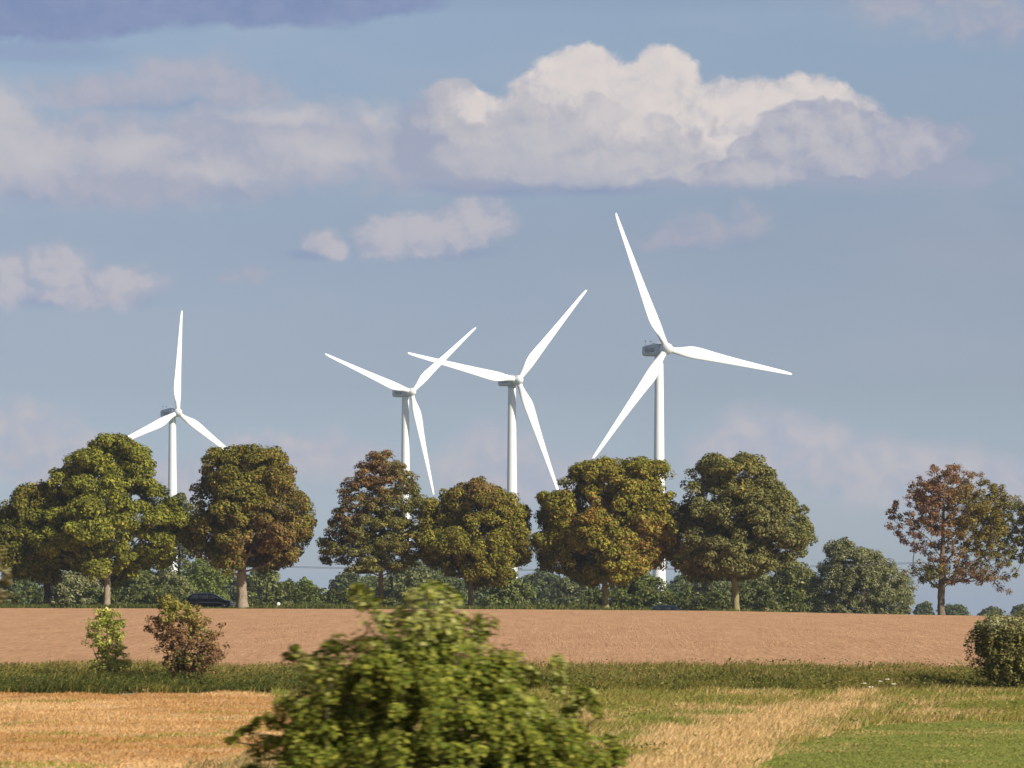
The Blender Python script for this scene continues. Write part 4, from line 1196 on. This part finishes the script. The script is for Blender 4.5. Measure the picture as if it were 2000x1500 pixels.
def blobs(lst, p):
    """max over ellipses (px, py, rx, ry) of 1 - normalised distance"""
    cur = None
    for (px, py, rx, ry) in lst:
        u, v = uv(px, py)
        d = vec('SUBTRACT', p, (u, v, 0)); d = vec('MULTIPLY', d, (100. / rx, 100. / ry, 0)); l = vec('LENGTH', d)
        f = mth('SUBTRACT', 1.0, l)
        cur = f if cur is None else mth('SMOOTH_MAX', cur, f, .12)
    return cur


SK = 1.0 / SKY_S
def C(r, g, b, k=1.0):
    f = lambda c: ((c / 255. + .055) / 1.055) ** 2.4 if c > 10 else c / 255 / 12.92
    return tuple(f(c) * SK * CLOUD_GAIN * k for c in (r, g, b))


CLOUD_GAIN = .74
# tone of the clear air with height; unseen sky overhead darkened to deepen shadows
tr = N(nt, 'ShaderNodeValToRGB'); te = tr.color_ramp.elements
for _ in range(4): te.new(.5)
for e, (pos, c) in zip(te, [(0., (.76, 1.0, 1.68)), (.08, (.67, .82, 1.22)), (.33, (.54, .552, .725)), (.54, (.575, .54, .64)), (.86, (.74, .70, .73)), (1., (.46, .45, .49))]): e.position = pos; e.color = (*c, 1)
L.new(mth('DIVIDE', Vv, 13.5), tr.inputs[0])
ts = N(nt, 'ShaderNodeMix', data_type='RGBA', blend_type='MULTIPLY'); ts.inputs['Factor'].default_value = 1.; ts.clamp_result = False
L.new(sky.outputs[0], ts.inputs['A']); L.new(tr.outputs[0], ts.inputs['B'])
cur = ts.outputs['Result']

fb = noise(PW, 1.5, 8, .6); fbn = mth('SUBTRACT', fb.outputs['Fac'], .5)
fs = noise(P0, .8, 6, .55); fsn = mth('SUBTRACT', fs.outputs['Fac'], .5)
Lv = (.10, .16, 0)
fb2 = noise(vec('ADD', PW, Lv), 1.5, 8, .6)
def billow(v):
    n = N(nt, 'ShaderNodeTexVoronoi', feature='SMOOTH_F1', voronoi_dimensions='2D', normalize=True); L.new(v, n.inputs['Vector'])
    n.inputs['Scale'].default_value = 1.25; n.inputs['Detail'].default_value = 2.; n.inputs['Roughness'].default_value = .5; n.inputs['Smoothness'].default_value = .35
    return n.outputs['Distance']
lump = mth('SUBTRACT', billow(vec('ADD', PW, (.16, .26, 0))), billow(PW))       # round heads lit towards the upper right
relief = mth('ADD', mth('MULTIPLY', mth('SUBTRACT', fb.outputs['Fac'], fb2.outputs['Fac']), 2.4), mth('MULTIPLY', lump, 1.1))


def layer(cur, dens, a0, a1, opac, col):
    al = mth('MULTIPLY', sstep(dens, a0, a1), opac)
    return mixrgb(al, cur, col)


# soft veil patches
veil = noise(vec('MULTIPLY', P0, (.35, 1, 1)), .45, 6, .55)
cur = mixrgb(mth('MULTIPLY', sstep(veil.outputs['Fac'], .45, .7), .22), cur, C(178, 182, 198))
# low hazy clouds above the trees
low = blobs([(40, 850, 130, 90), (130, 900, 160, 70), (560, 890, 200, 60), (700, 900, 90, 50), (960, 880, 90, 60), (1000, 930, 200, 60), (1480, 880, 160, 80), (1600, 900, 220, 80), (1760, 930, 220, 80), (400, 930, 200, 60), (1950, 940, 120, 60)], PW)
lowd = mth('ADD', low, mth('MULTIPLY', fsn, 1.1))
cur = layer(cur, lowd, -.2, .55, .92, mixrgb(sstep(mth('ADD', fsn, mth('MULTIPLY', relief, .35)), -.25, .25), C(176, 184, 202), C(202, 197, 203)))
# left band, soft, grey lilac
band = blobs([(0, 270, 110, 100), (60, 320, 170, 85), (200, 300, 200, 80), (330, 330, 210, 80), (450, 290, 200, 85), (600, 290, 180, 85), (720, 275, 120, 75), (800, 290, 110, 70), (370, 165, 120, 50), (200, 190, 160, 36), (480, 190, 100, 40), (250, 360, 330, 50), (810, 310, 160, 70)], PW)
bd = mth('ADD', band, mth('MULTIPLY', fbn, .75))
bsh = blobs([(180, 378, 330, 44), (420, 372, 220, 36), (300, 212, 180, 24), (60, 120, 260, 30)], P0)
cur = layer(cur, mth('ADD', bsh, mth('MULTIPLY', fsn, .6)), -.1, .8, .6, C(138, 155, 190))
lit = blobs([(10, 240, 100, 90), (70, 320, 130, 70), (260, 310, 120, 40), (620, 300, 140, 40), (720, 225, 80, 40), (30, 300, 130, 80), (420, 350, 120, 24), (560, 240, 120, 26)], PW)
bcol = mixrgb(sstep(mth('ADD', mth('MULTIPLY', relief, .7), mth('MULTIPLY', fbn, 1.0)), -.5, .5), C(168, 174, 193), C(182, 181, 195))
bcol = mixrgb(sstep(mth('ADD', lit, mth('ADD', mth('MULTIPLY', relief, .22), mth('MULTIPLY', fbn, .6))), -.3, 1.0), bcol, C(203, 198, 203))
cur = layer(cur, bd, -.3, .55, .88, bcol)
# faint far clouds
faint = blobs([(1390, 445, 120, 32), (1470, 418, 50, 34), (1320, 465, 90, 26), (1740, 30, 110, 50), (1900, 40, 190, 70), (2000, 60, 120, 60), (480, 545, 60, 20)], PW)
fsh = blobs([(1350, 475, 150, 24), (1950, 80, 170, 30), (1780, 10, 120, 30)], P0)
cur = layer(cur, mth('ADD', fsh, mth('MULTIPLY', fsn, .5)), -.1, .8, .4, C(138, 155, 190))
cur = layer(cur, mth('ADD', faint, mth('MULTIPLY', fbn, 1.0)), -.2, .7, .55, mixrgb(sstep(mth('ADD', relief, fbn), -.5, .5), C(166, 170, 192), C(188, 182, 192)))
# small clouds
small = blobs([(850, 455, 150, 52), (925, 440, 95, 52), (760, 462, 80, 46), (130, 530, 85, 66), (15, 545, 65, 60), (245, 552, 90, 52), (642, 478, 52, 34), (180, 570, 130, 34)], PW)
ssh = blobs([(850, 494, 170, 24), (130, 590, 220, 26), (610, 500, 80, 16)], P0)
cur = layer(cur, mth('ADD', ssh, mth('MULTIPLY', fsn, .5)), -.1, .8, .6, C(138, 155, 190))
cur = layer(cur, mth('ADD', small, mth('MULTIPLY', fbn, .9)), -.12, .42, .8, mixrgb(sstep(mth('ADD', mth('MULTIPLY', relief, .8), mth('ADD', mth('MULTIPLY', fbn, .5), mth('MULTIPLY', small, .5))), -.4, .55), C(168, 173, 193), C(200, 195, 202)))
# dark cloud in the upper left
dark = blobs([(200, 20, 340, 80), (480, 20, 310, 62), (720, 8, 170, 52), (40, 60, 220, 52), (300, -60, 700, 90)], PW)
cur = layer(cur, mth('ADD', dark, mth('MULTIPLY', fsn, .4)), -.05, .32, .9, mixrgb(sstep(mth('ADD', fbn, fsn), -.3, .35), C(122, 140, 183), C(140, 154, 190)))
# the big cumulus: broad body, bright heads, grey fore lumps, flat base
base_cut = sstep(mth('ADD', Vv, mth('MULTIPLY', fsn, .6)), uv(0, 398)[1], uv(0, 350)[1])
usd = blobs([(1000, 366, 260, 26), (1150, 372, 200, 18)], P0)
cur = layer(cur, mth('ADD', usd, mth('MULTIPLY', fsn, .5)), -.1, .8, .8, C(132, 150, 189))
big = blobs([(1140, 185, 125, 85), (1295, 170, 85, 75), (1080, 225, 130, 80), (920, 260, 110, 90), (960, 300, 200, 95), (1440, 240, 130, 95), (1560, 225, 130, 78), (1640, 260, 120, 80), (1250, 280, 360, 130), (1500, 310, 300, 100),
             (1730, 300, 140, 70), (1820, 292, 95, 40), (1560, 350, 420, 60), (1720, 362, 220, 50), (860, 280, 100, 100), (890, 215, 70, 60), (1100, 330, 320, 60)], PW)
bigd = mth('MULTIPLY', sstep(mth('ADD', big, mth('ADD', mth('MULTIPLY', fbn, .5), mth('MULTIPLY', lump, .12))), -.02, sstep(Vv, 8.2, 9.6, .55, .14)) if False else sstep(mth('ADD', big, mth('MULTIPLY', fbn, .55)), -.02, .2), base_cut)
hl = blobs([(1140, 165, 150, 85), (1290, 165, 110, 90), (1260, 235, 170, 75), (1480, 215, 190, 85), (1415, 280, 100, 60), (1600, 200, 120, 55), (930, 215, 70, 45)], PW)
shade = mth('ADD', mth('ADD', mth('MULTIPLY', hl, .8), mth('MULTIPLY', relief, .55)), mth('MULTIPLY', mth('SUBTRACT', Vv, 9.0), .20))
bigc = mixrgb(sstep(shade, -.6, .05), C(160, 168, 191), C(192, 190, 198))
bigc = mixrgb(sstep(shade, .0, .75), bigc, C(233, 222, 216))
bigc = mixrgb(sstep(mth('ADD', relief, mth('MULTIPLY', fbn, .8)), -.7, .7, .26, .0), bigc, C(172, 176, 194))
cur = mixrgb(mth('MULTIPLY', bigd, .95), cur, bigc)
fore = blobs([(1190, 236, 52, 34), (1120, 268, 110, 40), (1030, 278, 110, 46), (1290, 255, 42, 28), (1345, 296, 64, 40), (1210, 322, 240, 48), (990, 318, 170, 52)], PW)
fa = mth('MULTIPLY', mth('MULTIPLY', sstep(mth('ADD', fore, mth('MULTIPLY', fbn, .6)), .0, .30), bigd), .66)
cur = mixrgb(fa, cur, mixrgb(sstep(mth('ADD', mth('MULTIPLY', relief, .7), mth('MULTIPLY', fore, .4)), -.5, .6), C(178, 180, 194), C(206, 202, 205)))
fore2 = blobs([(1600, 262, 130, 66), (1690, 280, 120, 60), (1510, 300, 100, 44), (1790, 288, 90, 34), (1640, 318, 220, 30), (1475, 342, 150, 30)], PW)
fa = mth('MULTIPLY', mth('MULTIPLY', sstep(mth('ADD', fore2, mth('MULTIPLY', fbn, .6)), .0, .16), base_cut), .85)
cur = mixrgb(fa, cur, mixrgb(sstep(mth('ADD', mth('MULTIPLY', relief, .7), mth('ADD', mth('MULTIPLY', fbn, .5), mth('MULTIPLY', fore2, .5))), -.3, .7), C(163, 168, 190), C(194, 192, 200)))
L.new(cur, bg.inputs['Color']); L.new(bg.outputs[0], out.inputs['Surface'])
try:
    W.cycles.sampling_method = 'MANUAL'; W.cycles.sample_map_resolution = 256
except Exception: pass

# ------------------------------------------------------------------ haze
HAZE = .00012
m, hnt, ns, HL = new_mat('haze_air')
ho = N(hnt, 'ShaderNodeOutputMaterial'); hv = N(hnt, 'ShaderNodeVolumePrincipled'); hv.inputs['Color'].default_value = (.80, .88, 1.0, 1); hv.inputs['Density'].default_value = HAZE
hv.inputs['Anisotropy'].default_value = .2
HL.new(hv.outputs[0], ho.inputs['Volume'])
mb = MB(); mb.box((0, 1950, 70), (9000, 4500, 144)); 
hz_o = mb.build('haze', m); tag(hz_o, 'thin pale haze in the air over the fields', 'haze', kind='stuff')
USE_HAZE = True
if not USE_HAZE: bpy.data.objects.remove(hz_o)

# ------------------------------------------------------------------ camera
cam = bpy.data.cameras.new('camera'); co = bpy.data.objects.new('camera', cam); COL.objects.link(co); SC.camera = co
co.location = (0, 0, EZ); co.rotation_euler = (math.radians(90), 0, 0)
cam.sensor_width = 36; cam.lens = F * 36 / 2000; cam.shift_y = (EYE - 750) / 2000
cam.clip_start = .5; cam.clip_end = 30000
cam.dof.use_dof = True; cam.dof.focus_distance = 420; cam.dof.aperture_fstop = 8.0; cam.dof.aperture_ratio = .30

vs = SC.view_settings
vs.view_transform = 'Standard'; vs.look = 'None'; vs.exposure = .38; vs.gamma = 1
SC.render.film_transparent = False
SC.cycles.max_bounces = 6; SC.cycles.diffuse_bounces = 3; SC.cycles.transmission_bounces = 3; SC.cycles.volume_bounces = 0; SC.cycles.transparent_max_bounces = 4
SC.cycles.use_denoising = True
